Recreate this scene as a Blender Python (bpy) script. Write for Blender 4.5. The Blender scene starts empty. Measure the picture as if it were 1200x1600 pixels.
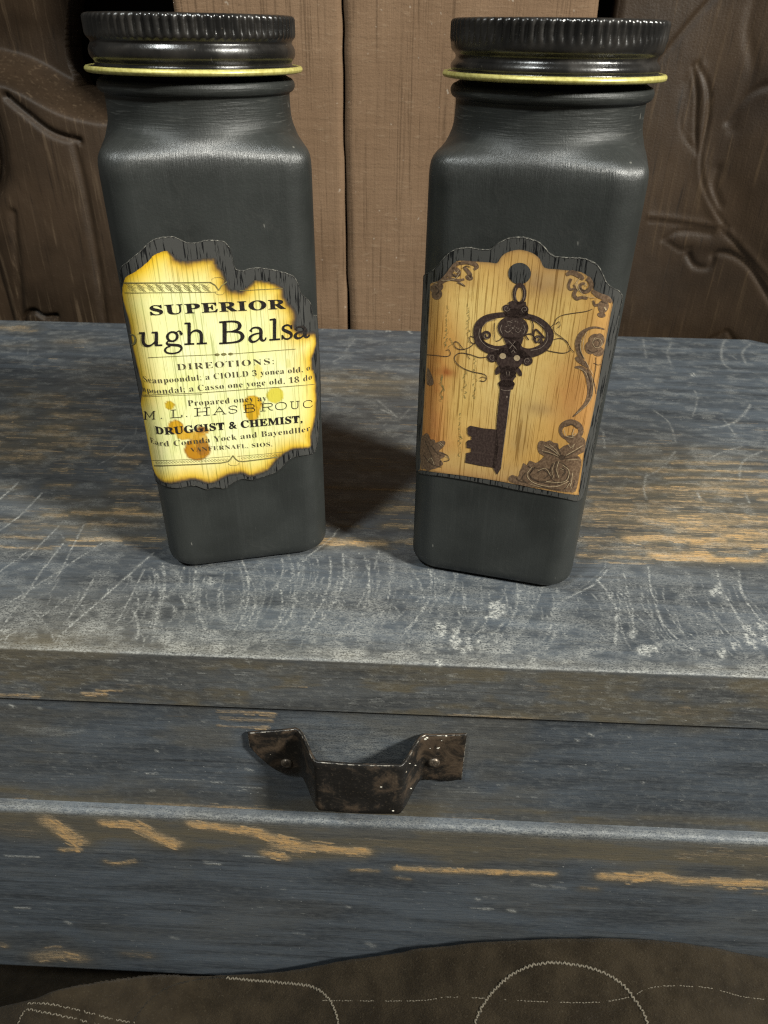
import bpy, bmesh, math, random
import numpy as np
from mathutils import Matrix, Vector, geometry

scene = bpy.context.scene
COL = scene.collection
random.seed(7)
RNG = np.random.default_rng(7)

# ------------------------------------------------------------------ camera
FPX, PITCH, ROLL, YAW, CAMZ = 1132.80, 0.58498, 0.01491, 0.03246, 0.165   # focal length for a 1200 x 1600 frame

def camera_axes():
    cp, sp = math.cos(PITCH), math.sin(PITCH)
    F = np.array([0, cp, -sp]); R = np.array([1., 0, 0]); U = np.cross(R, F)
    cy, sy = math.cos(YAW), math.sin(YAW)
    Rz = np.array([[cy, -sy, 0], [sy, cy, 0], [0, 0, 1]])
    F, R, U = Rz @ F, Rz @ R, Rz @ U
    cr, sr = math.cos(ROLL), math.sin(ROLL)
    return cr * R + sr * U, -sr * R + cr * U, F
CR, CU, CF = camera_axes()
CC = np.array([0, 0, CAMZ])
cam = bpy.data.cameras.new('camera')
cam.sensor_fit = 'VERTICAL'; cam.sensor_height = 36; cam.sensor_width = 27
cam.lens = FPX / 1600 * 36
cam.clip_start = 0.005; cam.clip_end = 50
cam.dof.use_dof = True; cam.dof.focus_distance = 0.245; cam.dof.aperture_fstop = 30
cam_ob = bpy.data.objects.new('camera', cam); COL.objects.link(cam_ob)
M = Matrix.Identity(4)
for i in range(3):
    M[i][0], M[i][1], M[i][2], M[i][3] = CR[i], CU[i], -CF[i], CC[i]
cam_ob.matrix_world = M
scene.camera = cam_ob

# ------------------------------------------------------------------ light
world = bpy.data.worlds.new('World'); scene.world = world; world.use_nodes = True
bg = world.node_tree.nodes['Background']
bg.inputs['Color'].default_value = (1.0, 0.94, 0.82, 1); bg.inputs['Strength'].default_value = 0.075

def lamp(name, direction, dist, power, size, color):
    d = Vector(direction).normalized()
    l = bpy.data.lights.new(name, 'AREA'); l.shape = 'DISK'; l.size = size; l.energy = power; l.color = color
    o = bpy.data.objects.new(name, l); COL.objects.link(o)
    o.location = Vector((-0.01, 0.25, 0.05)) + d * dist
    o.rotation_euler = d.to_track_quat('Z', 'Y').to_euler()
    return o
E35, E56 = math.radians(36), math.radians(56)
lamp('lamp_right', (0.826 * math.cos(E35), -0.563 * math.cos(E35), math.sin(E35)), 1.5, 36.5, 0.20, (1.0, 0.985, 0.90))
lamp('lamp_left', (-0.57 * math.cos(E56), -0.82 * math.cos(E56), math.sin(E56)), 1.3, 8.8, 0.16, (0.95, 1.0, 0.98))

vs = scene.view_settings
vs.view_transform = 'Standard'; vs.look = 'None'; vs.exposure = 0.0; vs.gamma = 1.0; vs.use_curve_mapping = False
scene.cycles.use_denoising = False          # keep the fine grain of wood, paint and cloth
scene.cycles.use_adaptive_sampling = False
scene.cycles.filter_width = 1.2
scene.cycles.max_bounces = 6; scene.cycles.sample_clamp_indirect = 2.0

# ------------------------------------------------------------------ measured layout (metres)
YF, YB = 0.1635, 0.4670           # front and back edge of the chest top (z = 0)
ZSEAM, ZLEDGE, ZFOOT, ZGROUND = -0.0233, -0.0821, -0.209, -0.252
JAR_A, JAR_R = 0.0291, 0.0090     # half width and corner radius of a jar
JARS = [(-0.06314, 0.23941, 0.2669), (0.03686, 0.23398, -0.21623)]

def ray(px, py):
    return CF + CR * (px - 600) / FPX + CU * (800 - py) / FPX
def on_z(px, py, z=0.0):
    v = ray(px, py); t = (z - CC[2]) / v[2]; return CC + t * v
def on_y(px, py, y):
    v = ray(px, py); t = (y - CC[1]) / v[1]; return CC + t * v

# ------------------------------------------------------------------ object helpers
def link(name, me, mat=None, parent=None, smooth=True):
    o = bpy.data.objects.new(name, me); COL.objects.link(o)
    if mat is not None: me.materials.append(mat)
    if parent is not None: o.parent = parent
    if smooth and len(me.polygons): me.polygons.foreach_set('use_smooth', [True] * len(me.polygons))
    return o
def bm_obj(name, bm, mat, parent=None, smooth=False):
    me = bpy.data.meshes.new(name); bmesh.ops.recalc_face_normals(bm, faces=bm.faces); bm.to_mesh(me); bm.free()
    return link(name, me, mat, parent, smooth)
def empty(name, loc=(0, 0, 0), rz=0):
    o = bpy.data.objects.new(name, None); COL.objects.link(o); o.location = loc; o.rotation_euler = (0, 0, rz)
    o.empty_display_size = 0.02
    return o
def tag(o, label, cat, group=None):
    o['label'] = label; o['category'] = cat
    if group: o['group'] = group
    return o
def grid_mesh(name, P, uv=None, attrs=None, close_u=False, flip=False):
    """P: (rows, cols, 3) array -> quad mesh with optional uv (rows, cols, 2) and float colour attributes (rows, cols, 3)."""
    nr, nc = P.shape[:2]
    idx = np.arange(nr * nc).reshape(nr, nc)
    if close_u: idx = np.concatenate([idx, idx[:, :1]], 1)
    q = np.stack([idx[:-1, :-1], idx[:-1, 1:], idx[1:, 1:], idx[1:, :-1]], -1).reshape(-1, 4)
    if flip: q = q[:, ::-1]
    me = bpy.data.meshes.new(name)
    me.vertices.add(nr * nc); me.vertices.foreach_set('co', P.reshape(-1).astype(np.float32))
    me.loops.add(q.size); me.loops.foreach_set('vertex_index', q.reshape(-1).astype(np.int32))
    me.polygons.add(len(q)); me.polygons.foreach_set('loop_start', np.arange(0, q.size, 4, dtype=np.int32))
    me.polygons.foreach_set('loop_total', np.full(len(q), 4, dtype=np.int32))
    me.update(calc_edges=True)
    if uv is not None:
        l = me.uv_layers.new(name='UVMap'); l.data.foreach_set('uv', uv.reshape(-1, 2)[q.reshape(-1)].reshape(-1).astype(np.float32))
    for k, a in (attrs or {}).items():
        at = me.color_attributes.new(k, 'FLOAT_COLOR', 'POINT')
        c = np.ones((nr * nc, 4), np.float32); c[:, :3] = a.reshape(-1, 3)
        at.data.foreach_set('color', c.reshape(-1))
    return me

# ------------------------------------------------------------------ numpy noise
def _hash(i, j, s):
    h = (i.astype(np.int64) * 374761393 + j.astype(np.int64) * 668265263 + s * 1442695041) & 0xFFFFFFFF
    h = ((h ^ (h >> 13)) * 1274126177) & 0xFFFFFFFF
    return ((h ^ (h >> 16)) & 0xFFFF) / 65535.0
def vnoise(x, y, s=0):
    i, j = np.floor(x), np.floor(y); fx, fy = x - i, y - j
    fx = fx * fx * (3 - 2 * fx); fy = fy * fy * (3 - 2 * fy)
    a, b = _hash(i, j, s), _hash(i + 1, j, s); c, d = _hash(i, j + 1, s), _hash(i + 1, j + 1, s)
    return (a * (1 - fx) + b * fx) * (1 - fy) + (c * (1 - fx) + d * fx) * fy
def fbm(x, y, s=0, o=4):
    r, a, t = 0, 0.5, 0
    for k in range(o):
        r = r + a * vnoise(x * 2 ** k, y * 2 ** k, s + k * 17); t += a; a *= 0.55
    return r / t
def sstep(a, b, x):
    t = np.clip((x - a) / (b - a), 0, 1); return t * t * (3 - 2 * t)
def smooth_path(pts, n=6, closed=False):
    p = [np.array(q, float) for q in pts]
    if len(p) < 3: return np.array(p)
    out = []; m = len(p); rng = range(m if closed else m - 1)
    for i in rng:
        p0 = p[i - 1] if (i > 0 or closed) else p[i]; p1 = p[i]; p2 = p[(i + 1) % m]
        p3 = p[(i + 2) % m] if (closed or i + 2 < m) else p2
        for k in range(n):
            t = k / n
            out.append(0.5 * (2 * p1 + (p2 - p0) * t + (2 * p0 - 5 * p1 + 4 * p2 - p3) * t * t + (3 * p1 - p0 - 3 * p2 + p3) * t ** 3))
    if not closed: out.append(p[-1])
    return np.array(out)
def paint(arr, xs, ys, pts, w, strength, mode='max', rough=0.0, seed=0):
    """draw a soft polyline into arr (rows along ys, cols along xs), w in metres"""
    pts = np.asarray(pts, float); m = 3 * w
    for k, ((x0, y0), (x1, y1)) in enumerate(zip(pts[:-1], pts[1:])):
        a, b = np.searchsorted(xs, [min(x0, x1) - m, max(x0, x1) + m])
        c, d = np.searchsorted(ys, [min(y0, y1) - m, max(y0, y1) + m])
        if b <= a or d <= c: continue
        X, Y = np.meshgrid(xs[a:b], ys[c:d])
        dx, dy = x1 - x0, y1 - y0; L2 = dx * dx + dy * dy + 1e-12
        t = np.clip(((X - x0) * dx + (Y - y0) * dy) / L2, 0, 1)
        dist = np.hypot(X - x0 - t * dx, Y - y0 - t * dy)
        v = strength * np.exp(-(dist / w) ** 2)
        if rough: v = v * (1 - rough + rough * 2 * vnoise(X * 900, Y * 900, seed + 5))
        if mode == 'max': arr[c:d, a:b] = np.maximum(arr[c:d, a:b], v)
        else: arr[c:d, a:b] += v

# ------------------------------------------------------------------ material helpers
class NT:
    def __init__(self, name):
        self.m = bpy.data.materials.new(name); self.m.use_nodes = True
        self.t = self.m.node_tree; self.b = self.t.nodes['Principled BSDF']
    def n(self, typ, **kw):
        nd = self.t.nodes.new(typ)
        for k, v in kw.items():
            if k.startswith('i_'): nd.inputs[k[2:].replace('_', ' ')].default_value = v
            else: setattr(nd, k, v)
        return nd
    def l(self, a, b): self.t.links.new(a, b)
    def coord(self, kind='UV', scale=(1, 1, 1), rot=(0, 0, 0)):
        tc = self.n('ShaderNodeTexCoord'); mp = self.n('ShaderNodeMapping')
        mp.inputs['Scale'].default_value = scale; mp.inputs['Rotation'].default_value = rot
        self.l(tc.outputs[kind], mp.inputs['Vector']); return mp.outputs['Vector']
    def noise(self, vec, scale=1, detail=4, rough=0.55, dist=0.0):
        nd = self.n('ShaderNodeTexNoise'); nd.inputs['Scale'].default_value = scale; nd.inputs['Detail'].default_value = detail
        nd.inputs['Roughness'].default_value = rough; nd.inputs['Distortion'].default_value = dist
        self.l(vec, nd.inputs['Vector']); return nd.outputs['Fac']
    def ramp(self, fac, stops):
        r = self.n('ShaderNodeValToRGB'); e = r.color_ramp.elements
        while len(e) < len(stops): e.new(0.5)
        for el, (p, c) in zip(e, stops):
            el.position = p; el.color = c if len(c) == 4 else (*c, 1)
        self.l(fac, r.inputs['Fac']); return r.outputs['Color']
    def mix(self, fac, a, b, typ='MIX'):
        nd = self.n('ShaderNodeMix', data_type='RGBA', blend_type=typ)
        for s, v in ((nd.inputs[0], fac), (nd.inputs[6], a), (nd.inputs[7], b)):
            if hasattr(v, 'is_output') or hasattr(v, 'links'): self.l(v, s)
            elif isinstance(v, (int, float)): s.default_value = v
            else: s.default_value = (*v, 1) if len(v) == 3 else v
        return nd.outputs[2]
    def math(self, op, a, b=0.0, c=None, clamp=False):
        nd = self.n('ShaderNodeMath', operation=op); nd.use_clamp = clamp
        for i, v in enumerate((a, b) if c is None else (a, b, c)):
            if isinstance(v, (int, float)): nd.inputs[i].default_value = v
            else: self.l(v, nd.inputs[i])
        return nd.outputs[0]
    def range(self, v, a, b, c=0.0, d=1.0):
        nd = self.n('ShaderNodeMapRange'); nd.interpolation_type = 'SMOOTHSTEP'
        self.l(v, nd.inputs[0])
        for i, x in enumerate((a, b, c, d)): nd.inputs[i + 1].default_value = x
        return nd.outputs[0]
    def bump(self, h, strength=0.3, dist=0.001, normal=None):
        nd = self.n('ShaderNodeBump'); nd.inputs['Strength'].default_value = strength; nd.inputs['Distance'].default_value = dist
        self.l(h, nd.inputs['Height'])
        if normal is not None: self.l(normal, nd.inputs['Normal'])
        self.l(nd.outputs['Normal'], self.b.inputs['Normal']); return nd.outputs['Normal']
    def out(self, color=None, rough=0.6, metal=0.0, spec=0.5):
        if color is not None:
            if hasattr(color, 'links'): self.l(color, self.b.inputs['Base Color'])
            else: self.b.inputs['Base Color'].default_value = (*color, 1)
        if hasattr(rough, 'links'): self.l(rough, self.b.inputs['Roughness'])
        else: self.b.inputs['Roughness'].default_value = rough
        self.b.inputs['Metallic'].default_value = metal
        self.b.inputs['Specular IOR Level'].default_value = spec
        return self.m

def mat_painted_wood(name, tint=(0.036, 0.042, 0.050), tint2=(0.084, 0.101, 0.122)):
    """worn slate-blue paint: the colour attribute 'wear' holds bare wood (R), pale scratches and painted lip light (G), grime (B); UV in metres"""
    T = NT(name)
    at = T.n('ShaderNodeAttribute', attribute_name='wear')
    sep = T.n('ShaderNodeSeparateColor'); T.l(at.outputs['Color'], sep.inputs['Color'])
    bare, scr, grime = sep.outputs[0], sep.outputs[1], sep.outputs[2]
    grain = T.noise(T.coord('UV', (22, 700, 1)), 1, 5, 0.6, 0.3)
    grain2 = T.noise(T.coord('UV', (60, 2400, 1)), 1, 3, 0.6)
    blot = T.noise(T.coord('UV', (16, 110, 1)), 1, 6, 0.62, 0.5)
    fine = T.noise(T.coord('UV', (1500, 2100, 1)), 1, 3, 0.75)
    mid = T.noise(T.coord('UV', (210, 800, 1)), 1, 5, 0.68)
    base = T.mix(T.range(blot, 0.32, 0.68), tint, tint2)
    base = T.mix(T.range(mid, 0.35, 0.75), base, T.mix(0.55, base, (0.115, 0.124, 0.130)))
    base = T.mix(T.math('MULTIPLY', T.range(grain, 0.45, 0.30), 0.45), base, (0.022, 0.023, 0.025))
    # grime: olive-brown film
    base = T.mix(T.math('MULTIPLY', T.math('MULTIPLY', grime, T.range(T.math('ADD', blot, T.math('MULTIPLY', mid, 0.5)), 0.45, 0.95, 0.35, 1.0)), 0.9), base, (0.118, 0.098, 0.062))
    # bare wood: broken up along the grain
    fib = T.noise(T.coord('UV', (120, 3600, 1)), 1, 4, 0.7, 0.2)
    rag = T.noise(T.coord('UV', (500, 1300, 1)), 1, 4, 0.7, 0.3)
    nn = T.math('ADD', T.math('ADD', T.math('MULTIPLY', grain2, 0.8), T.math('MULTIPLY', fib, 0.9)), T.math('ADD', T.math('MULTIPLY', rag, 1.1), T.math('MULTIPLY', grain, 0.7)))   # about 1.75 on average
    w = T.math('MULTIPLY', bare, T.math('ADD', T.math('MULTIPLY', T.math('SUBTRACT', nn, 1.75), 1.7), 1.0))
    w = T.range(w, 0.14, 0.74)
    wood = T.ramp(T.math('ADD', T.math('MULTIPLY', bare, 0.65), T.math('MULTIPLY', mid, 0.35)),
                  [(0.22, (0.17, 0.14, 0.10)), (0.50, (0.35, 0.255, 0.145)), (0.85, (0.58, 0.345, 0.13))])
    wood = T.mix(T.math('MULTIPLY', T.range(fib, 0.52, 0.36), 0.6), wood, (0.17, 0.12, 0.07))
    col = T.mix(w, base, wood)
    # pale scratches, rubbed dust
    s = T.math('MULTIPLY', scr, T.range(T.math('ADD', T.math('MULTIPLY', rag, 0.45), T.math('MULTIPLY', fine, 0.55)), 0.40, 0.58))
    col = T.mix(T.math('MULTIPLY', s, 0.85, clamp=True), col, (0.50, 0.50, 0.465))
    # specks
    sp = T.range(T.noise(T.coord('UV', (760, 760, 1)), 1, 1, 0.5), 0.76, 0.80)
    col = T.mix(T.math('MULTIPLY', sp, 0.55), col, (0.42, 0.42, 0.40))
    col = T.mix(T.math('MULTIPLY', T.range(fine, 0.46, 0.28), 0.60), col, (0.018, 0.018, 0.018))
    rough = T.range(T.math('ADD', w, T.math('MULTIPLY', mid, 0.6)), 0.1, 1.2, 0.46, 0.85)
    h = T.math('ADD', T.math('MULTIPLY', grain, 0.5), T.math('MULTIPLY', fine, 0.35))
    h = T.math('SUBTRACT', T.math('ADD', h, T.math('MULTIPLY', mid, 0.3)), T.math('MULTIPLY', T.math('ADD', T.math('MULTIPLY', w, 2.2), scr), 0.30))
    T.bump(h, 0.45, 0.0007)
    return T.out(col, rough, spec=0.42)
MAT_PAINT = mat_painted_wood('worn_slate_paint')

def mat_jar():
    T = NT('black_chalk_paint')
    o = T.coord('Object')
    fine = T.noise(o, 1500, 3, 0.6); big = T.noise(o, 60, 3, 0.5)
    sx = T.n('ShaderNodeSeparateXYZ'); T.l(o, sx.inputs[0])
    ang = T.math('ARCTAN2', sx.outputs[1], sx.outputs[0])
    cmb = T.n('ShaderNodeCombineXYZ'); T.l(T.math('MULTIPLY', ang, 30.0), cmb.inputs[0]); T.l(T.math('MULTIPLY', sx.outputs[2], 40.0), cmb.inputs[1])
    vert = T.noise(cmb.outputs[0], 4.5, 4, 0.7)          # vertical brush marks
    cmb2 = T.n('ShaderNodeCombineXYZ'); T.l(T.math('MULTIPLY', ang, 2.5), cmb2.inputs[0]); T.l(T.math('MULTIPLY', sx.outputs[2], 1500.0), cmb2.inputs[1])
    hor = T.noise(cmb2.outputs[0], 1.0, 3, 0.6)           # strokes round the neck
    neck = T.range(sx.outputs[2], 0.139, 0.143); should = T.math('MULTIPLY', T.range(sx.outputs[2], 0.1295, 0.1345), T.range(sx.outputs[2], 0.1415, 0.1385))
    col = T.mix(T.range(big, 0.3, 0.7), (0.0185, 0.0203, 0.0188), (0.0290, 0.0315, 0.0294))
    brush = T.noise(T.coord('Object', (700, 700, 34)), 1, 5, 0.7, 0.3)
    col = T.mix(T.math('MULTIPLY', T.range(brush, 0.50, 0.72), 0.20), col, (0.050, 0.053, 0.050))
    col = T.mix(T.math('MULTIPLY', T.range(T.noise(o, 95, 5, 0.7, 0.6), 0.55, 0.75), 0.22), col, (0.066, 0.066, 0.060))
    col = T.mix(T.math('MULTIPLY', T.range(hor, 0.56, 0.74), T.math('MULTIPLY', neck, 0.45)), col, (0.13, 0.13, 0.12))
    col = T.mix(T.math('MULTIPLY', T.range(vert, 0.50, 0.72), T.math('MULTIPLY', should, 0.16)), col, (0.17, 0.18, 0.18))
    sp = T.range(T.noise(T.coord('Object', (500, 500, 160), (0.5, 0.2, 0.3)), 1, 1, 0.5), 0.785, 0.82)
    col = T.mix(T.math('MULTIPLY', sp, 0.35), col, (0.35, 0.34, 0.30))
    h = T.math('ADD', T.math('MULTIPLY', fine, 0.35), T.math('ADD', T.math('MULTIPLY', vert, T.math('ADD', 0.30, T.math('MULTIPLY', should, 0.9))), T.math('MULTIPLY', hor, T.math('MULTIPLY', neck, 0.9))))
    T.bump(h, 0.35, 0.0005)
    rough = T.math('ADD', T.math('SUBTRACT', 0.40, T.math('MULTIPLY', should, 0.10)), T.math('MULTIPLY', T.noise(o, 220, 4, 0.65), 0.16))
    T.l(T.math('ADD', 0.45, T.math('MULTIPLY', should, 0.5)), T.b.inputs['Specular IOR Level'])
    return T.out(col, rough, spec=0.5)
MAT_JAR = mat_jar()

def mat_lid():
    T = NT('black_lid_enamel'); o = T.coord('Object')
    n1 = T.noise(o, 700, 4, 0.65); n2 = T.noise(o, 130, 3, 0.5)
    col = T.mix(T.range(n2, 0.35, 0.7), (0.010, 0.0095, 0.009), (0.024, 0.021, 0.018))
    col = T.mix(T.math('MULTIPLY', T.range(n1, 0.66, 0.76), 0.6), col, (0.16, 0.14, 0.11))
    T.bump(n1, 0.25, 0.0003)
    return T.out(col, T.range(n2, 0.3, 0.7, 0.20, 0.36), metal=0.0, spec=0.8)
MAT_LID = mat_lid()

def mat_gold():
    T = NT('brass_rim'); o = T.coord('Object')
    n1 = T.noise(o, 900, 3, 0.6)
    col = T.mix(T.range(n1, .3, .7), (0.46, 0.40, 0.11), (0.66, 0.60, 0.21))
    T.bump(n1, 0.12, 0.0002)
    return T.out(col, 0.42, metal=0.25, spec=0.5)
MAT_GOLD = mat_gold()

def mat_backing():
    T = NT('black_woodgrain_sticker')
    g = T.noise(T.coord('UV', (1.5, 0.10, 1)), 1, 3, 0.6, 0.15)          # uv in millimetres
    f = T.noise(T.coord('UV', (6, 3, 1)), 1, 3, 0.6)
    col = T.mix(T.range(g, 0.415, 0.455), (0.004, 0.0045, 0.005), T.mix(f, (0.040, 0.040, 0.037), (0.074, 0.073, 0.068)))
    T.bump(T.range(g, 0.38, 0.48), 0.35, 0.0003)
    return T.out(col, 0.5, spec=0.4)
MAT_BACK = mat_backing()

def mat_rim():
    T = NT('frayed_paper_edge')
    f = T.noise(T.coord('UV', (1.2, 1.2, 1)), 1, 3, 0.6)
    return T.out(T.mix(T.range(f, 0.48, 0.68), (0.035, 0.034, 0.031), (0.30, 0.285, 0.24)), 0.8, spec=0.2)
MAT_RIM = mat_rim()

def mat_paper(name, tone, line, amount):
    """printed paper: colour attribute 'print' times a fine vertical wood grain"""
    T = NT(name)
    at = T.n('ShaderNodeAttribute', attribute_name='print')
    g = T.noise(T.coord('UV', (2.3, 0.035, 1), (0, 0, math.radians(2))), 1, 3, 0.55, 0.25)
    g2 = T.noise(T.coord('UV', (4.2, 0.22, 1), (0, 0, math.radians(2))), 1, 3, 0.6, 0.2)
    b = T.noise(T.coord('UV', (0.35, 0.12, 1)), 1, 3, 0.6)
    col = T.mix(T.math('MULTIPLY', T.range(b, 0.45, 0.75), 0.35), at.outputs['Color'], tone, 'MULTIPLY')
    col = T.mix(T.math('MULTIPLY', T.range(g, 0.455, 0.39), amount), col, line, 'MULTIPLY')
    col = T.mix(T.math('MULTIPLY', T.range(g2, 0.42, 0.30), amount * 0.7), col, line, 'MULTIPLY')
    T.bump(g2, 0.15, 0.0002)
    return T.out(col, 0.55, spec=0.35)
MAT_PAPER1 = mat_paper('yellow_balsam_paper', (0.80, 0.88, 0.78), (0.42, 0.46, 0.30), 0.62)
MAT_PAPER2 = mat_paper('tan_key_paper', (0.86, 0.80, 0.66), (0.40, 0.31, 0.16), 0.72)

def mat_ink(name, c, c2, rough=0.5):
    T = NT(name)
    f = T.noise(T.coord('UV', (1.6, 1.1, 1)), 1, 3, 0.6)
    return T.out(T.mix(T.range(f, 0.35, 0.7), c, c2), rough, spec=0.3)
INK = mat_ink('black_ink', (0.012, 0.010, 0.010), (0.030, 0.024, 0.020))
INK_SOFT = mat_ink('faded_ink', (0.045, 0.037, 0.022), (0.13, 0.11, 0.06))
INK_LINE = mat_ink('olive_line_ink', (0.16, 0.14, 0.05), (0.26, 0.23, 0.09))
KEY_INK = mat_ink('dark_sepia_ink', (0.034, 0.021, 0.018), (0.066, 0.044, 0.036))
SEPIA = mat_ink('sepia_ornament_ink', (0.105, 0.064, 0.038), (0.20, 0.130, 0.078))
SEPIA_DK = mat_ink('deep_sepia_ink', (0.055, 0.036, 0.024), (0.10, 0.07, 0.045))
PALE_LINE = mat_ink('pale_engraved_line', (0.36, 0.27, 0.16), (0.50, 0.39, 0.24))
KEY_LIGHT = mat_ink('key_highlight_ink', (0.16, 0.125, 0.10), (0.27, 0.21, 0.165))
HOLE_INK = MAT_BACK

def mat_iron():
    T = NT('rusted_black_iron'); o = T.coord('Object')
    n1 = T.noise(o, 130, 5, 0.65, 0.5); n2 = T.noise(o, 900, 4, 0.65); n3 = T.noise(o, 300, 2, 0.5)
    sx = T.n('ShaderNodeSeparateXYZ'); T.l(o, sx.inputs[0])
    fl = T.range(T.math('ABSOLUTE', T.math('ADD', sx.outputs[0], 0.0135)), 0.016, 0.023)
    col = T.mix(T.range(T.math('ADD', n1, T.math('MULTIPLY', fl, 0.09)), 0.50, 0.70), (0.0125, 0.0112, 0.010), (0.070, 0.047, 0.029))
    col = T.mix(T.math('MULTIPLY', T.range(n2, 0.55, 0.75), 0.45), col, (0.13, 0.10, 0.07))
    col = T.mix(T.range(n3, 0.745, 0.775), col, (0.50, 0.43, 0.33))
    T.bump(T.math('ADD', n1, T.math('MULTIPLY', n2, 0.5)), 0.5, 0.0006)
    return T.out(col, T.range(n1, 0.35, 0.7, 0.42, 0.70), metal=0.15, spec=0.5)
MAT_IRON = mat_iron()

def mat_edge():
    T = NT('bare_edge_highlight'); n1 = T.noise(T.coord('Object'), 420, 3, 0.65)  # pale worn metal that also paints the strap's edge highlights
    return T.out(T.mix(T.range(n1, 0.45, 0.62), (0.02, 0.018, 0.016), (0.34, 0.31, 0.26)), 0.35, metal=0.4, spec=0.6)
MAT_EDGE = mat_edge()
def mat_screw():
    T = NT('worn_screw_steel'); n1 = T.noise(T.coord('Object'), 800, 3, 0.65)
    T.bump(n1, 0.4, 0.0004)
    return T.out(T.mix(T.range(n1, 0.35, 0.65), (0.05, 0.04, 0.03), (0.20, 0.16, 0.12)), 0.35, metal=0.5, spec=0.6)
MAT_SCREW = mat_screw()

def mat_board():
    T = NT('rough_brown_board'); o = T.coord('Object', (1, 1, 1))
    v = T.noise(T.coord('Object', (620, 620, 11)), 1, 5, 0.68, 0.25)
    hz = T.noise(T.coord('Object', (130, 130, 520)), 1, 5, 0.7, 0.5)
    big = T.noise(o, 14, 4, 0.55); fine = T.noise(o, 1100, 3, 0.65)
    saw = T.noise(T.coord('Object', (8, 8, 240)), 1, 2, 0.5)
    col = T.mix(T.range(big, 0.3, 0.7), (0.150, 0.090, 0.050), (0.205, 0.129, 0.076))
    col = T.mix(T.math('MULTIPLY', T.range(v, 0.47, 0.33), 0.60), col, (0.065, 0.037, 0.018))
    col = T.mix(T.math('MULTIPLY', T.range(hz, 0.56, 0.72), 0.4), col, (0.30, 0.215, 0.14))
    col = T.mix(T.math('MULTIPLY', T.range(fine, 0.38, 0.26), 0.7), col, (0.07, 0.043, 0.026))
    col = T.mix(T.math('MULTIPLY', T.range(T.noise(o, 330, 1, 0.5), 0.76, 0.80), 0.45), col, (0.48, 0.42, 0.34))
    h = T.math('ADD', T.math('MULTIPLY', v, 0.6), T.math('ADD', T.math('MULTIPLY', hz, 0.5), T.math('ADD', T.math('MULTIPLY', fine, 0.3), T.math('MULTIPLY', saw, 0.5))))
    T.bump(h, 0.55, 0.0012)
    return T.out(col, 0.8, spec=0.25)
MAT_BOARD = mat_board()

def mat_carved(name, a, b, pale):
    T = NT(name); o = T.coord('Object')
    v = T.noise(T.coord('Object', (360, 360, 16)), 1, 5, 0.65, 0.4)
    big = T.noise(o, 18, 4, 0.55); fine = T.noise(o, 900, 3, 0.65)
    col = T.mix(T.range(big, 0.3, 0.7), a, b)
    col = T.mix(T.math('MULTIPLY', T.range(v, 0.54, 0.70), 0.5), col, pale)
    col = T.mix(T.math('MULTIPLY', T.range(v, 0.42, 0.30), 0.6), col, tuple(x * 0.4 for x in a))
    col = T.mix(T.math('MULTIPLY', T.range(fine, 0.66, 0.76), 0.5), col, pale)
    T.bump(T.math('ADD', T.math('MULTIPLY', v, 0.5), T.math('MULTIPLY', fine, 0.4)), 0.5, 0.0009)
    return T.out(col, 0.55, spec=0.35)
MAT_CARVED_L = mat_carved('grey_brown_carved_wood', (0.022, 0.013, 0.0065), (0.046, 0.028, 0.0155), (0.13, 0.090, 0.055))
MAT_CARVED_R = mat_carved('dark_carved_wood', (0.020, 0.0112, 0.0052), (0.040, 0.0232, 0.0112), (0.078, 0.049, 0.025))

def mat_cloth():
    T = NT('brown_velveteen'); o = T.coord('Object')
    f = T.noise(o, 1200, 4, 0.8); b = T.noise(o, 70, 5, 0.65); w = T.noise(T.coord('Object', (900, 2600, 900)), 1, 2, 0.5)
    col = T.mix(T.range(b, 0.3, 0.7), (0.0165, 0.0115, 0.0060), (0.035, 0.0255, 0.0145))
    col = T.mix(T.math('MULTIPLY', T.range(f, 0.56, 0.74), 0.6), col, (0.085, 0.070, 0.047))
    T.bump(T.math('ADD', f, w), 0.8, 0.0010)
    T.b.inputs['Sheen Weight'].default_value = 0.06; T.b.inputs['Sheen Roughness'].default_value = 0.5
    return T.out(col, 0.9, spec=0.1)
MAT_CLOTH = mat_cloth()
def mat_plain(name, c, rough=0.8):
    T = NT(name); f = T.noise(T.coord('Object'), 700, 3, 0.6)
    T.bump(f, 0.3, 0.0003)
    return T.out(T.mix(f, tuple(x * 0.6 for x in c), tuple(x * 1.4 for x in c)), rough, spec=0.2)
MAT_THREAD = mat_plain('pale_thread', (0.150, 0.130, 0.098))
MAT_SEAM = mat_plain('dark_seam_thread', (0.02, 0.017, 0.013))
MAT_DARK = mat_plain('dark_gap_shade', (0.010, 0.008, 0.007))  # near-black that stands in for the shade behind the boards
MAT_TABLE = mat_plain('dark_table_wood', (0.05, 0.035, 0.022))
MAT_SPECK = mat_plain('white_paint_speck', (0.72, 0.68, 0.58), 0.5)

# ================================================================== the setting
def box(name, x0, x1, y0, y1, z0, z1, mat, parent=None, bevel=0.0):
    bm = bmesh.new(); bmesh.ops.create_cube(bm, size=1)
    for v in bm.verts:
        v.co = Vector((x0 + (v.co.x + .5) * (x1 - x0), y0 + (v.co.y + .5) * (y1 - y0), z0 + (v.co.z + .5) * (z1 - z0)))
    if bevel: bmesh.ops.bevel(bm, geom=bm.edges[:], offset=bevel, segments=2, affect='EDGES', profile=0.5)
    return bm_obj(name, bm, mat, parent)
o = box('table_top', -0.75, 0.75, -0.20, 0.75, ZGROUND - 0.034, ZGROUND - 0.004, MAT_TABLE); o['kind'] = 'structure'
o = box('gap_backdrop', -0.75, 0.75, 0.62, 0.65, ZGROUND - 0.004, 0.62, MAT_DARK); o['kind'] = 'structure'  # dark backdrop added so the gaps between the boards read as shade

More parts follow.
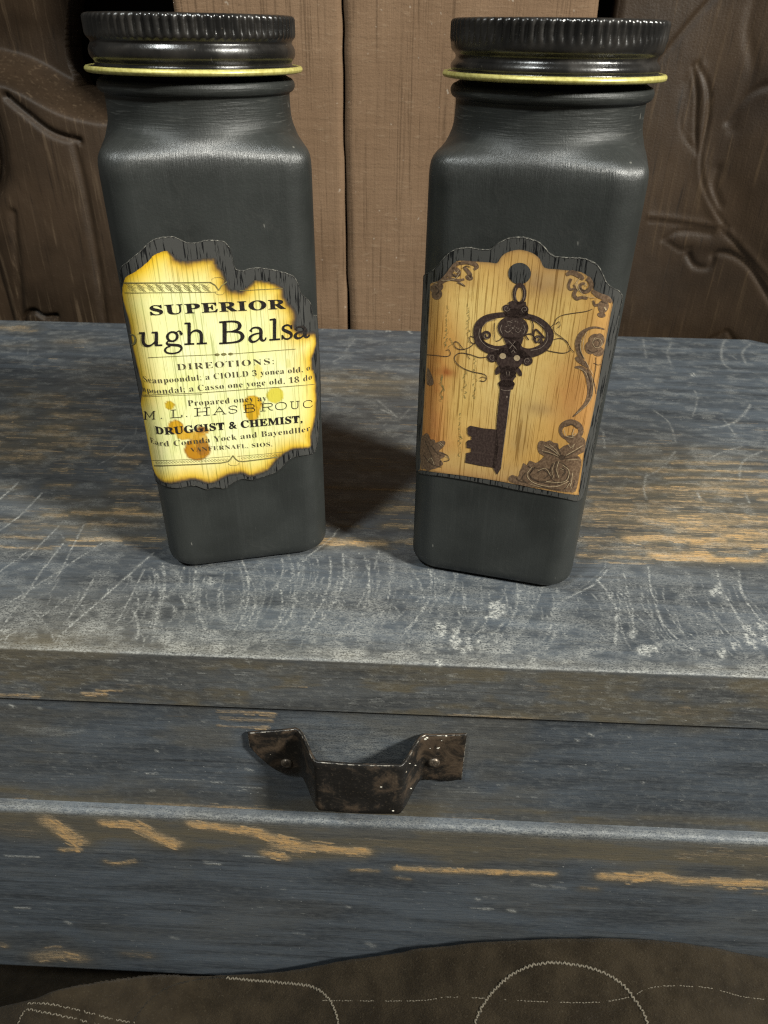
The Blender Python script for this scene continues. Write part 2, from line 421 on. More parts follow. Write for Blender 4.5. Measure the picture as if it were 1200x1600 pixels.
# ------------------------------------------------------------------ backboard: two rough planks either side of a long split
backboard = tag(empty('backboard', (-0.02, 0.485, ZGROUND)), 'rough brown wooden board with a long vertical split behind the jars', 'board')
YBD = 0.4745
def plank(name, xl, xr, wl, wr):
    zs = np.linspace(ZGROUND, 0.40, 260); n = 26
    L = xl + wl(zs); R = xr + wr(zs)
    rows = []
    for z, a, b in zip(zs, L, R):
        xs = np.linspace(a, b, n)
        yf = YBD + 0.0006 * (vnoise(xs * 90, np.full(n, z * 25.), 3) - .5)
        e = 0.0006
        yf[0] += e; yf[-1] += e
        top = np.stack([xs, yf, np.full(n, z)], -1)
        back = np.array([[b, YBD + 0.016, z], [a, YBD + 0.016, z]])
        rows.append(np.concatenate([top, back]))
    P = np.array(rows)
    me = grid_mesh(name, P - np.array([-0.02, 0.485, ZGROUND]), close_u=True)
    ob = link(name, me, MAT_BOARD, backboard)
    bm = bmesh.new(); bm.from_mesh(me)
    bmesh.ops.holes_fill(bm, edges=[e for e in bm.edges if e.is_boundary]); bm.to_mesh(me); bm.free()
    return ob
SPLIT = on_y(540, 250, YBD)[0]
wob = lambda z: 0.0016 * (vnoise(z * 18, z * 0, 9) - .5) + 0.0007 * (vnoise(z * 90, z * 0, 11) - .5)
gapw = lambda z: 0.0009 + 0.0006 * vnoise(z * 30, z * 0, 21) + 0.0007 * sstep(0.08, 0.0, z)
zero = lambda z: 0.0006 * (vnoise(z * 60, z * 0, 31) - .5)
plank('plank', on_y(271, 8, YBD)[0], SPLIT, zero, lambda z: wob(z) - gapw(z) * .5)
plank('plank', SPLIT, on_y(935, 12, YBD)[0], lambda z: wob(z) + gapw(z) * .5, zero)

# ------------------------------------------------------------------ carved panels either side (height fields with thickness)
def carved_panel(name, x0, x1, z1, ybase, hfun, mat, nx, nz, label, keep=None, depth=0.014):
    root = tag(empty(name, ((x0 + x1) / 2, ybase + 0.012, ZGROUND)), label, 'panel')
    off = np.array([(x0 + x1) / 2, ybase + 0.012, ZGROUND])
    zs = np.concatenate([[ZGROUND], np.linspace(-0.03, z1, nz)]); xs = np.linspace(x0, x1, nx)
    X, Z = np.meshgrid(xs, zs)
    H = hfun(xs, zs, X, Z)
    K = None
    if keep is not None: K, X, Z = keep(X, Z, xs[1] - xs[0], zs[2] - zs[1])
    me = grid_mesh('carved_face', np.stack([X, ybase - H, Z], -1) - off)
    bm = bmesh.new(); bm.from_mesh(me)
    if keep is not None:
        K = K.reshape(-1); bm.verts.ensure_lookup_table()
        bmesh.ops.delete(bm, geom=[v for v in bm.verts if not K[v.index]], context='VERTS')
    ext = bmesh.ops.extrude_edge_only(bm, edges=[e for e in bm.edges if e.is_boundary])
    for v in ext['geom']:
        if isinstance(v, bmesh.types.BMVert): v.co.y = -0.012 + depth
    bm.to_mesh(me); bm.free()
    link('carved_face', me, mat, root)
    return root

def pxs(pts, y): return [tuple(on_y(a, b, y)[[0, 2]]) for a, b in pts]
YR = 0.490
def h_right(xs, zs, X, Z):
    H = 0.0012 * (fbm(X * 40, Z * 25, 4) - .5)
    G = np.zeros_like(X); Rg = np.zeros_like(X)
    def groove(pts, w, d): paint(G, xs, zs, smooth_path(pxs(pts, YR)), w, d)
    def ridge(pts, w, d): paint(Rg, xs, zs, smooth_path(pxs(pts, YR)), w, d)
    groove([(1125, -15), (1085, 30), (1040, 85), (1010, 130)], 0.0022, 0.0045)
    groove([(1083, 103), (1088, 150), (1086, 200), (1088, 240)], 0.0012, 0.0030)
    groove([(1090, 100), (1106, 140), (1104, 190), (1094, 240), (1096, 285), (1112, 325), (1128, 352)], 0.0014, 0.0034)
    groove([(1083, 105), (1070, 155), (1064, 200), (1086, 236)], 0.0010, 0.0018)
    groove([(1075, 130), (1076, 170), (1074, 205)], 0.0040, 0.0016)
    ridge([(1095, 105), (1098, 160), (1092, 230), (1098, 290), (1120, 345), (1160, 395), (1192, 450), (1215, 520)], 0.0024, 0.0022)
    groove([(1120, 352), (1150, 388), (1178, 425), (1190, 465)], 0.0013, 0.0032)
    groove([(1118, 262), (1112, 290), (1120, 318)], 0.0022, 0.0026)
    ridge([(1015, 337), (1060, 342), (1118, 350)], 0.0018, 0.0016)
    groove([(1015, 344), (1060, 349), (1110, 355)], 0.0012, 0.0016)
    groove([(1036, 374), (1062, 360), (1106, 362)], 0.0016, 0.0026)
    groove([(1040, 376), (1062, 390), (1075, 386)], 0.0012, 0.0022)
    groove([(1073, 396), (1082, 412), (1100, 414), (1108, 402), (1110, 392), (1130, 390), (1155, 405), (1175, 440), (1188, 470)], 0.0018, 0.0040)
    ridge([(1050, 372), (1080, 376), (1110, 378), (1140, 372)], 0.0045, 0.0020)
    groove([(1095, 525), (1115, 512), (1124, 506), (1134, 525)], 0.0014, 0.0024)
    groove([(1135, 190), (1160, 150), (1190, 132), (1230, 128)], 0.0022, 0.0040)
    groove([(1140, 200), (1150, 160), (1170, 110), (1165, 50), (1175, 0)], 0.0030, 0.0025)
    groove([(1225, 395), (1195, 400), (1185, 420)], 0.0020, 0.0030)
    for k, (a, b) in enumerate([((1185, 240), 46), ((1190, 330), 40)]):
        c = on_y(*a, YR); Rg += 0.0035 * np.exp(-(((X - c[0]) / 0.016) ** 2 + ((Z - c[2]) / 0.022) ** 2) ** 2)
    edge = 0.002 * sstep(0.004, 0.0, X - xs[0])
    return H + .4 * Rg - .36 * G - edge + 0.026 * np.clip((X - on_y(1040, 250, YR)[0]) / 0.075, 0, 1.4) ** 2  # last term bends the right side forward, shaped to darken it
XR0 = on_y(965, 12, YR)[0]
carved_panel('carved_panel', XR0, 0.36, 0.42, YR, h_right, MAT_CARVED_R, 320, 320,
             'dark brown wooden panel carved with a curling leaf stem, behind the key jar')

YL = 0.525
SHOULDER = smooth_path(pxs([(-80, 95), (0, 112), (40, 128), (80, 150), (120, 166), (170, 175), (230, 170), (300, 165)], YL))
SIDE = smooth_path(pxs([(112, -140), (108, -60), (104, 0), (100, 50), (102, 90), (112, 118), (126, 150)], YL + .03))[::-1]
def keep_left(X, Z, dx, dz):
    zl = np.interp(X, SHOULDER[:, 0], SHOULDER[:, 1]); xl = np.interp(Z, SIDE[:, 1], SIDE[:, 0])
    zl = zl + .006; K = (Z < zl + dz) | (X < xl + dx); out = (Z > zl) & (X > xl)
    sz = out & (Z - zl < dz); Z = np.where(sz, zl, Z); X = np.where(out & ~sz & (X - xl < dx), xl, X)
    return K, X, Z
def h_left(xs, zs, X, Z):
    H = 0.0016 * (fbm(X * 40, Z * 25, 14) - .5)
    # a rounded shaft of carving below a scrolled shoulder
    c = on_y(95, 330, YL); e1 = on_y(205, 330, YL)[0]
    zl = np.interp(X, SHOULDER[:, 0], SHOULDER[:, 1])
    below = sstep(0.010, -0.008, Z - zl)
    bulge = np.sqrt(np.clip(1 - ((X - c[0]) / (e1 - c[0] + .004)) ** 2, 0, 1))
    H = H + below * 0.009 * bulge - (1 - below) * 0.032
    G = np.zeros_like(X)
    def groove(pts, w, d): paint(G, xs, zs, smooth_path(pxs(pts, YL)), w, d)
    groove([(20, 150), (50, 175), (90, 205), (130, 218)], 0.0022, 0.0035)
    groove([(-10, 190), (0, 230), (0, 270), (-15, 300)], 0.006, 0.012)
    groove([(40, 505), (45, 488), (60, 482), (75, 490), (95, 488)], 0.0018, 0.004)
    groove([(120, 215), (140, 300), (160, 420), (170, 500)], 0.0030, 0.0020)
    groove([(28, 330), (34, 420), (38, 500)], 0.0030, 0.0022)
    return H - G
XL1 = on_y(215, 330, YL)[0]
left_panel = carved_panel('carved_panel', -0.44, XL1, 0.42, YL, h_left, MAT_CARVED_L, 360, 360,
             'grey-brown carved wooden panel with a rounded scroll, left of the balsam jar', keep_left, 0.060)

# added rail, out of view, that keeps the hollow above the scroll dark
box('added_shade_rail', -0.44 - left_panel.location.x, XL1 - left_panel.location.x, 0.474 - left_panel.location.y, 0.580 - left_panel.location.y, 0.245 - ZGROUND, 0.275 - ZGROUND, MAT_CARVED_L, left_panel, 0.002)

# ================================================================== the chest
chest = tag(empty('wooden_chest', (0, (YF + YB) / 2, ZGROUND)), 'distressed slate-blue wooden chest with one drawer, under the two jars', 'chest')
COFF = np.array([0, (YF + YB) / 2, ZGROUND])
XW0, XW1 = -0.325, 0.285

def board_strip(name, prof, xs, wear_fun, parent, sections=None):
    """prof: (n,2) array of (y,z) going from the back/top to the front/bottom; extruded along x; UV = (x, arclength)"""
    prof = np.asarray(prof, float)
    s = np.concatenate([[0], np.cumsum(np.hypot(*np.diff(prof, axis=0).T))])
    X, S = np.meshgrid(xs, s)
    Y = np.repeat(prof[:, :1], len(xs), 1); Z = np.repeat(prof[:, 1:], len(xs), 1)
    wear = wear_fun(xs, s, X, S, Y, Z)
    # slight waviness of the hand-planed edge
    P = np.stack([X, Y, Z], -1)
    uv = np.stack([X, S], -1)
    me = grid_mesh(name, P - COFF, uv, {'wear': wear}, flip=False)
    return link(name, me, MAT_PAINT, parent), s

def rnd_corner(y, z, r, n=7):
    """outer rounded corner between a top (ending at y) and a front face, centre (y+r, z-r)"""
    t = np.linspace(0, math.pi / 2, n)
    return np.stack([y + r - r * np.sin(t), z - r + r * np.cos(t)], -1)

def ragged(arr, xs, s, to_v, pts, t, g, density=1.0, halo=None, hw=2.4):
    """a patch of worn fibres: a faint soft band broken into many short thin streaks along the path (frame pixels)"""
    p = smooth_path(pts, 6) if len(pts) > 2 else np.linspace(pts[0], pts[-1], 8)
    seg = np.concatenate([[0], np.cumsum(np.hypot(*np.diff(p, axis=0).T))]); L = seg[-1]
    at = lambda d: np.array([np.interp(d, seg, p[:, 0]), np.interp(d, seg, p[:, 1])])
    mid = at(L / 2); px = np.hypot(*(np.array(to_v(mid[0] + 4, mid[1])) - np.array(to_v(mid[0] - 4, mid[1])))) / 8
    py = abs(to_v(mid[0], mid[1] + 4)[1] - to_v(mid[0], mid[1] - 4)[1]) / 8
    paint(arr, xs, s, [to_v(*at(d)) for d in np.linspace(0, L, 10)], max(t * py * 1.35, .0005), g * .62)
    if halo is not None: paint(halo, xs, s, [to_v(*at(d)) for d in np.linspace(0, L, 10)], max(t * py * hw, .0012), g * .75)
    for _ in range(int(density * (3 + L * max(t, 1) / 34))):
        d0 = random.uniform(-.08, .95) * L; ln = random.uniform(6, 34); off = random.gauss(0, t * .62)
        q = []
        for k in range(4):
            c = at(min(max(d0 + ln * k / 3, 0), L)); q.append(to_v(c[0], c[1] + off + random.uniform(-.5, .5)))
        paint(arr, xs, s, q, random.uniform(.00022, .00042) + .10 * t * py, g * random.uniform(.35, 1.0))

# ---- top board
RT = 0.0009
ytop = [YB]
while ytop[-1] > YF + RT + 0.0008:
    ytop.append(ytop[-1] - np.interp(ytop[-1], [0.16, 0.25, 0.47], [0.00036, 0.00050, 0.00105]))
ytop = np.array(ytop[:-1])
prof_top = np.concatenate([np.stack([ytop, 0 * ytop], -1), rnd_corner(YF, 0.0, RT),
                           np.stack([np.full(44, YF), np.linspace(-RT - .0004, ZSEAM, 44)], -1)])
xs_top = np.arange(XW0, XW1, 0.00050)
ARC = RT * math.pi / 2
def top_v(px, py):
    p = on_z(px, py); return p[0], YB - p[1]
S_FRONT = YB - YF - RT + ARC
def slab_v(px, py):
    p = on_y(px, py, YF); return p[0], S_FRONT + (-p[2] - RT)

def wear_top(xs, s, X, S, Y, Z):
    bare = np.zeros_like(X); scr = np.zeros_like(X); grime = np.zeros_like(X)
    onT = (S < S_FRONT - ARC)
    # --- streaks of bare wood (frame pixels: x0, x1, y, half thickness, strength)
    ST = [(900, 1200, 700, 2, .45), (960, 1200, 722, 2, .55), (1050, 1190, 724, 2, .75), (930, 1010, 732, 2, .6), (1000, 1210, 736, 2, .75), (910, 1000, 745, 2, .65), (1040, 1210, 748, 2, .8),
          (905, 1010, 762, 2, .7), (1010, 1210, 764, 3, .9), (920, 990, 777, 2, .75), (1015, 1100, 783, 2, .85), (910, 1040, 797, 4, .75), (900, 1150, 808, 7, .62), (1080, 1215, 806, 3, .8),
          (905, 1110, 822, 3, .6), (1060, 1215, 829, 5, .85), (1130, 1215, 838, 5, .95), (905, 1010, 845, 3, .7), (980, 1130, 843, 5, 1.05), (905, 1000, 869, 3, .75), (1020, 1110, 868, 5, 1.1), (1060, 1190, 874, 4, 1.05), (930, 1040, 871, 3, .7),
          (960, 1215, 770, 4, .6), (930, 1215, 790, 4, .6), (1000, 1215, 815, 6, .8), (1080, 1215, 850, 5, .85), (920, 1100, 858, 4, .6), (1100, 1215, 755, 3, .7), (900, 1215, 712, 3, .4), (1190, 1260, 870, 4, .9), (1190, 1260, 780, 3, .8),
          (495, 600, 848, 4, 1.0), (480, 560, 843, 3, .8), (620, 660, 846, 3, .8), (500, 560, 822, 2, .6), (600, 655, 822, 3, .8), (600, 660, 795, 4, .8), (505, 640, 785, 3, .5), (505, 655, 764, 2.5, .75), (610, 660, 768, 2, .7), (560, 660, 735, 2, .5), (500, 660, 722, 2, .4),
          (500, 600, 585, 3, .45), (495, 660, 595, 4, .5), (495, 620, 606, 4, .5), (490, 655, 615, 2, .45), (515, 545, 682, 2, .5), (625, 640, 700, 2, .6),
          (0, 40, 512, 3, .7), (20, 55, 517, 2, .6), (95, 130, 534, 5, .5), (155, 205, 538, 1.5, .4), (5, 45, 540, 2, .45),
          (130, 200, 575, 6, .35), (135, 205, 592, 6, .4), (30, 95, 617, 2, .6), (35, 110, 621, 2, .45), (20, 80, 634, 2, .5), (60, 105, 630, 2.5, .6), (85, 140, 648, 3, .65), (100, 160, 652, 4, .45),
          (0, 22, 652, 4, .75), (0, 20, 665, 4, .7), (0, 24, 678, 3, .6), (75, 110, 668, 3, .7), (60, 100, 677, 4, .75), (95, 140, 686, 3, .55), (60, 105, 694, 3, .65), (115, 135, 695, 3, .7), (105, 125, 715, 2, .7), (150, 195, 560 + 150, 2, .65),
          (0, 65, 705, 4, .6), (5, 60, 715, 5, .7), (20, 35, 710, 3, .6), (175, 225, 711, 2.5, .75), (190, 215, 722, 3, .7), (180, 205, 733, 2, .6), (85, 105, 734, 2, .6), (75, 110, 758, 2, .7), (180, 200, 753, 2, .6), (175, 245, 770, 3, .65),
          (85, 105, 779, 2, .55), (115, 250, 802, 3, .95), (180, 215, 796, 3, .85), (70, 105, 805, 3, .7), (140, 170, 818, 4, .75), (150, 240, 820, 4, .6), (105, 190, 844, 2, .8), (130, 255, 842, 3, .7), (0, 65, 840, 2, .7), (0, 80, 856, 2, .6), (40, 120, 822, 2, .5), (20, 60, 827, 2, .45),
          (250, 300, 770, 3, .5), (-60, 0, 690, 5, .6), (-60, 30, 760, 3, .5), (0, 140, 780, 2, .35), (-40, 60, 812, 2, .5), (-60, 20, 600, 4, .4)]
    for k, (a, b, y, t, g) in enumerate(ST):
        wv = [random.uniform(-1.2, 1.2) for _ in range(5)]
        ragged(bare, xs, s, top_v, [(a + (b - a) * i / 4, y + wv[i] + (i / 4 - .5) * (b - a) * .022) for i in range(5)], t * 1.1, g, 1.0, grime)
    # loose random short streaks over the worn zones
    for k in range(620):
        zone = random.choice([(0, 260, 560, 860), (900, 1230, 660, 880), (900, 1230, 760, 880), (480, 670, 560, 860), (0, 160, 600, 740)])
        x = random.uniform(zone[0], zone[1]); y = random.uniform(zone[2], zone[3]); Ln = random.uniform(8, 46)
        q = np.array([top_v(x, y), top_v(x + Ln, y + Ln * .03)])
        paint(bare, xs, s, q, 0.0005 + 0.0004 * random.random(), random.uniform(.2, .55))
    # soft brown rubbed clouds
    for (cx, cy, rx, ry, g) in [(70, 690, 120, 60, .55), (170, 800, 150, 60, .5), (60, 620, 120, 40, .35), (1060, 800, 200, 90, .6), (1000, 720, 160, 60, .3), (570, 700, 120, 140, .35), (560, 600, 90, 22, .45), (120, 960, 220, 60, .4), (60, 1000, 160, 30, .4)]:
        c = top_v(cx, cy); r1 = abs(top_v(cx + rx, cy)[0] - c[0]); r2 = abs(top_v(cx, cy + ry)[1] - c[1])
        grime += g * np.exp(-(((X - c[0]) / r1) ** 2 + ((S - c[1]) / r2) ** 2))
    # --- saw and knife scratches (frame pixels)
    SC = []
    def arc(x, y0, y1, bow, lean, w=.00042, g=.8): SC.append(([(x + lean * (t - .5) * 2 + bow * (1 - (2 * t - 1) ** 2) - bow * .6, y0 + (y1 - y0) * t) for t in np.linspace(0, 1, 7)], w, g))
    for x, y0, y1, bow, lean, g in [(250, 880, 985, 14, -12, .75), (243, 890, 1000, 16, -8, .4), (308, 878, 985, -12, 6, .8), (318, 900, 1000, -16, 6, .6), (381, 868, 985, 18, -4, .8), (375, 880, 975, 14, -6, .5), (457, 862, 965, 10, 2, .7), (452, 880, 990, 12, -22, .7), (462, 885, 985, 8, -18, .55),
                                   (503, 870, 985, 16, -22, .85), (521, 865, 990, 20, -26, .75), (510, 900, 1000, 12, -26, .6), (573, 868, 960, 10, -2, .75), (570, 905, 1000, 10, -30, .5), (662, 868, 985, 26, -14, .95), (668, 880, 1005, 22, -18, .55), (648, 880, 960, 18, 4, .35),
                                   (745, 915, 1000, 10, -12, .55), (800, 905, 1000, 14, -14, .6), (825, 905, 1000, 16, -12, .5), (815, 915, 1005, 10, -18, .5), (860, 920, 1005, 10, -8, .45),
                                   (350, 890, 975, -6, 2, .45), (290, 885, 985, 6, -10, .35), (420, 890, 960, 4, -30, .4), (395, 905, 985, 4, -20, .4), (610, 890, 990, 8, -16, .35), (705, 895, 990, 12, -16, .35), (540, 880, 970, 10, -16, .4), (225, 900, 1000, 8, -14, .4)]:
        arc(x, y0, y1, bow, lean, g=g)
    SC += [([(1012, 885), (1018, 925), (1033, 969), (1060, 1000), (1089, 1018)], .0004, .8), ([(1120, 892), (1128, 920), (1150, 960), (1165, 985)], .00042, .9), ([(1155, 892), (1160, 925), (1180, 960), (1205, 990)], .00042, .8),
           ([(973, 880), (980, 925), (988, 955), (990, 996)], .0004, .75), ([(934, 907), (952, 930), (963, 957), (961, 1004)], .0007, .75), ([(955, 908), (975, 935), (985, 965)], .0004, .7), ([(948, 890), (925, 915), (885, 935)], .0004, .8), ([(945, 870), (942, 890), (900, 925)], .0003, .5),
           ([(1105, 940), (1125, 975), (1150, 1000), (1165, 1020)], .0004, .5), ([(1060, 900), (1075, 940), (1100, 985)], .0003, .35), ([(1000, 910), (1010, 950), (1040, 1000), (1060, 1012)], .0003, .5),
           ([(1132, 532), (1127, 550), (1131, 568), (1140, 575)], .0009, .55), ([(1172, 538), (1160, 550), (1165, 568)], .0009, .5), ([(1050, 535), (1043, 550), (1048, 570)], .0009, .4), ([(1005, 530), (1010, 560)], .0009, .4),
           ([(1172, 632), (1160, 650), (1140, 663), (1110, 668)], .0008, .6), ([(1130, 655), (1150, 680)], .0006, .45), ([(1085, 610), (1090, 625), (1082, 650)], .0006, .45), ([(1020, 640), (1045, 660), (1055, 690)], .0006, .5),
           ([(1160, 697), (1120, 710), (1102, 720)], .0006, .55), ([(1190, 705), (1160, 722), (1155, 750)], .0006, .5), ([(1055, 705), (1035, 730), (1008, 745)], .0006, .5), ([(1010, 740), (1006, 765), (1010, 780)], .0006, .6), ([(1090, 770), (1095, 782)], .0006, .6), ([(1163, 770), (1170, 785)], .0006, .55), ([(942, 675), (944, 700)], .0006, .5),
           ([(160, 848), (68, 908), (0, 950)], .0004, .9), ([(240, 864), (172, 924), (96, 990)], .00045, .95), ([(225, 890), (195, 950), (180, 975)], .0004, .7), ([(98, 850), (60, 900), (0, 985)], .00042, .8), ([(92, 822), (40, 875)], .0004, .7), ([(66, 770), (28, 808), (0, 828)], .0005, .8), ([(30, 752), (0, 780)], .0006, .8), ([(52, 855), (10, 885), (-10, 900)], .0004, .7),
           ([(130, 820), (90, 900), (70, 912)], .0004, .6), ([(150, 898), (125, 940), (100, 975)], .0005, .7), ([(110, 930), (70, 960), (0, 1000)], .0004, .7), ([(50, 950), (75, 980), (85, 1000)], .0004, .55), ([(40, 960), (0, 1010)], .0004, .6), ([(200, 930), (135, 945), (80, 960)], .0004, .6), ([(206, 950), (216, 975), (212, 1000)], .0006, .7), ([(245, 897), (250, 930), (240, 985)], .0007, .6), ([(205, 690), (180, 712), (155, 725)], .0005, .4),
           ([(530, 825), (512, 845), (480, 870), (455, 895)], .0004, .8), ([(590, 625), (620, 652)], .001, .5), ([(597, 640), (618, 650)], .0012, .6), ([(554, 530), (540, 548)], .001, .4), ([(540, 555), (520, 565)], .0008, .5), ([(640, 640), (625, 655)], .0006, .4), ([(592, 860), (585, 890)], .0004, .5), ([(500, 680), (530, 683), (545, 680)], .0006, .45),
           ([(855, 905), (845, 925), (835, 950)], .0004, .5)]
    for x, y0, y1, bow, lean in [(250, 885, 1000, 14, -14), (320, 880, 1005, -12, 4), (385, 875, 1000, 16, -6), (460, 868, 1000, 10, -14), (515, 868, 1005, 16, -26), (585, 870, 1005, 12, -22), (660, 872, 1010, 22, -16), (730, 905, 1015, 10, -12), (800, 915, 1015, 14, -14), (860, 920, 1020, 10, -10), (960, 900, 1020, -10, 12), (1020, 895, 1020, -12, 30), (1100, 895, 1025, -10, 34), (1160, 895, 1025, -10, 36)]:
        SC.append(([(x + random.gauss(0, 8) + lean * (t - .5) * 2 + bow * (1 - (2 * t - 1) ** 2), y0 + (y1 - y0) * t) for t in np.linspace(0, 1, 7)], random.uniform(.0014, .0026), random.uniform(.22, .38)))
        for _ in range(7):
            u0 = random.uniform(0, .45); u1 = min(1, u0 + random.uniform(.3, .75)); dx = random.gauss(0, 22)
            arc(x + dx, y0 + (y1 - y0) * u0, y0 + (y1 - y0) * u1, 1.5 * bow * (u1 - u0), lean * (u1 - u0), w=random.uniform(.00020, .00040), g=random.uniform(.2, .75))
    for k in range(130):    # fine stray marks
        x = random.uniform(0, 1230); y = random.uniform(880, 1012); a = random.uniform(-.5, .9) + (x > 880) * -1.2; L = random.uniform(6, 42)
        if y < 900 and (250 < x < 510 or 640 < x < 910): continue
        SC.append(([(x, y), (x - L * .5 * math.sin(a) + 3, y + L * .5), (x - L * math.sin(a), y + L)], random.uniform(.00022, .00042), random.uniform(.25, .6)))
    for k in range(70):
        x = random.uniform(-20, 1230); y = random.uniform(530, 880); a = random.uniform(-1.5, 1.5); L = random.uniform(6, 24)
        SC.append(([(x, y), (x - L * math.sin(a), y + L * math.cos(a) * .6)], random.uniform(.0003, .0005), random.uniform(.2, .45)))
    for pts, w, g in SC:
        q = np.array([top_v(*p) for p in smooth_path(pts, 5)]); q += RNG.normal(0, .00012, q.shape)
        paint(scr, xs, s, q, w * .85, g * .95, rough=.8)
    # knocked, chalky paint spots
    for (x, y, r, g) in [(688, 978, 5, 1), (690, 990, 5, 1), (712, 985, 4, 1), (714, 1000, 7, 1), (735, 1008, 9, .9), (770, 945, 6, .9), (775, 955, 6, 1), (768, 963, 5, .9), (785, 948, 4, .8), (1005, 1013, 10, .9), (1018, 1016, 7, .8), (1165, 985, 7, .9), (1175, 1000, 9, .9), (1190, 975, 8, .9), (1200, 1000, 9, .9), (1150, 1010, 6, .7), (1128, 1020, 6, .8), (1122, 922, 4, 1), (1113, 925, 4, .8), (330, 907, 6, .6), (300, 930, 5, .4), (690, 985, 9, .5), (760, 985, 12, .4), (780, 1000, 9, .5), (590, 962, 6, .4), (600, 955, 24, .3), (880, 980, 8, .4), (870, 960, 7, .35), (685, 1036, 4, 1), (640, 518, 5, .9), (604, 517, 4, .9), (505, 512, 4, .6), (1082, 585, 4, .9), (985, 990, 5, .6)]:
        for _ in range(6):
            q = top_v(x + random.gauss(0, r * .7), y + random.gauss(0, r * .5))
            paint(scr, xs, s, [q, (q[0] + .0002, q[1] + random.uniform(-.0012, .0012))], .00009 * r * random.uniform(.4, 1.2) + .0003, g * 1.4)
    # --- general haze of rubbing near the front edge and pale worn arris
    dfront = (YB - YF) - S
    nz = fbm(X * 260, S * 260, 40); nz2 = fbm(X * 60, S * 160, 44)
    scr = np.maximum(scr, onT * 0.70 * sstep(0.040, 0.003, dfront) * sstep(0.44, 0.68, nz2 * .6 + nz * .4))
    arris = np.exp(-((S - (S_FRONT - ARC * .8 - .0016 * (fbm(X * 45, X * 0, 47) - .3))) / 0.0021) ** 2)
    scr = np.maximum(scr, arris * (0.10 + 0.75 * nz) * (S < S_FRONT - ARC * .3))
    grime += 0.45 * np.exp(-((S - (S_FRONT - ARC)) / 0.006) ** 2) * nz2 * 1.6
    scr = np.maximum(scr, onT * 0.34 * sstep(0.52, 0.72, fbm(X * 120, S * 300, 52)) * sstep(0.10, 0.0, dfront))
    scr = np.maximum(scr, onT * 0.26 * sstep(0.46, 0.74, fbm(X * 160, S * 300, 57)))
    # --- front face of the top board
    fr = sstep(S_FRONT - .001, S_FRONT + .002, S)
    grime += fr * (0.35 + 0.9 * sstep(.45, .7, fbm(X * 50, S * 140, 61)))
    FR = [(0, 60, 1086, 3, .9), (130, 165, 1084, 3, 1.0), (150, 190, 1078, 2, .8), (340, 410, 1122, 3, 0), (180, 260, 1070, 3, .4), (820, 870, 1075, 4, .4), (700, 840, 1117, 2, .6), (1040, 1090, 1112, 5, .5), (430, 480, 1072, 1, .6), (1150, 1190, 1080, 4, .3), (0, 40, 1060, 4, .35)]
    for (a, b, y, t, g) in FR:
        ragged(bare, xs, s, slab_v, [(a, y), ((a + b) / 2, y + (b - a) * .018), (b, y + (b - a) * .037)], t, g)
    for k in range(160):
        x = random.uniform(0, 1200); y = 1030 + .037 * x + random.uniform(0, 70) - 12; L = random.uniform(3, 22)
        q = np.array([slab_v(x, y), slab_v(x + L, y + L * .04 + random.uniform(-2, 2))])
        if q[0][1] < S_FRONT: continue
        paint(scr, xs, s, q, .0003, random.uniform(.15, .5))
    scr = np.maximum(scr, fr * 0.16 * sstep(.50, .74, fbm(X * 420, S * 700, 71)))
    return np.stack([np.clip(bare, 0, 1.15), np.clip(scr, 0, 1.2), np.clip(grime, 0, 1)], -1)
top_ob, _ = board_strip('top_board', prof_top, xs_top, wear_top, chest)
top_ob['label'] = 'worn plank top with bare streaks and curved saw scratches'

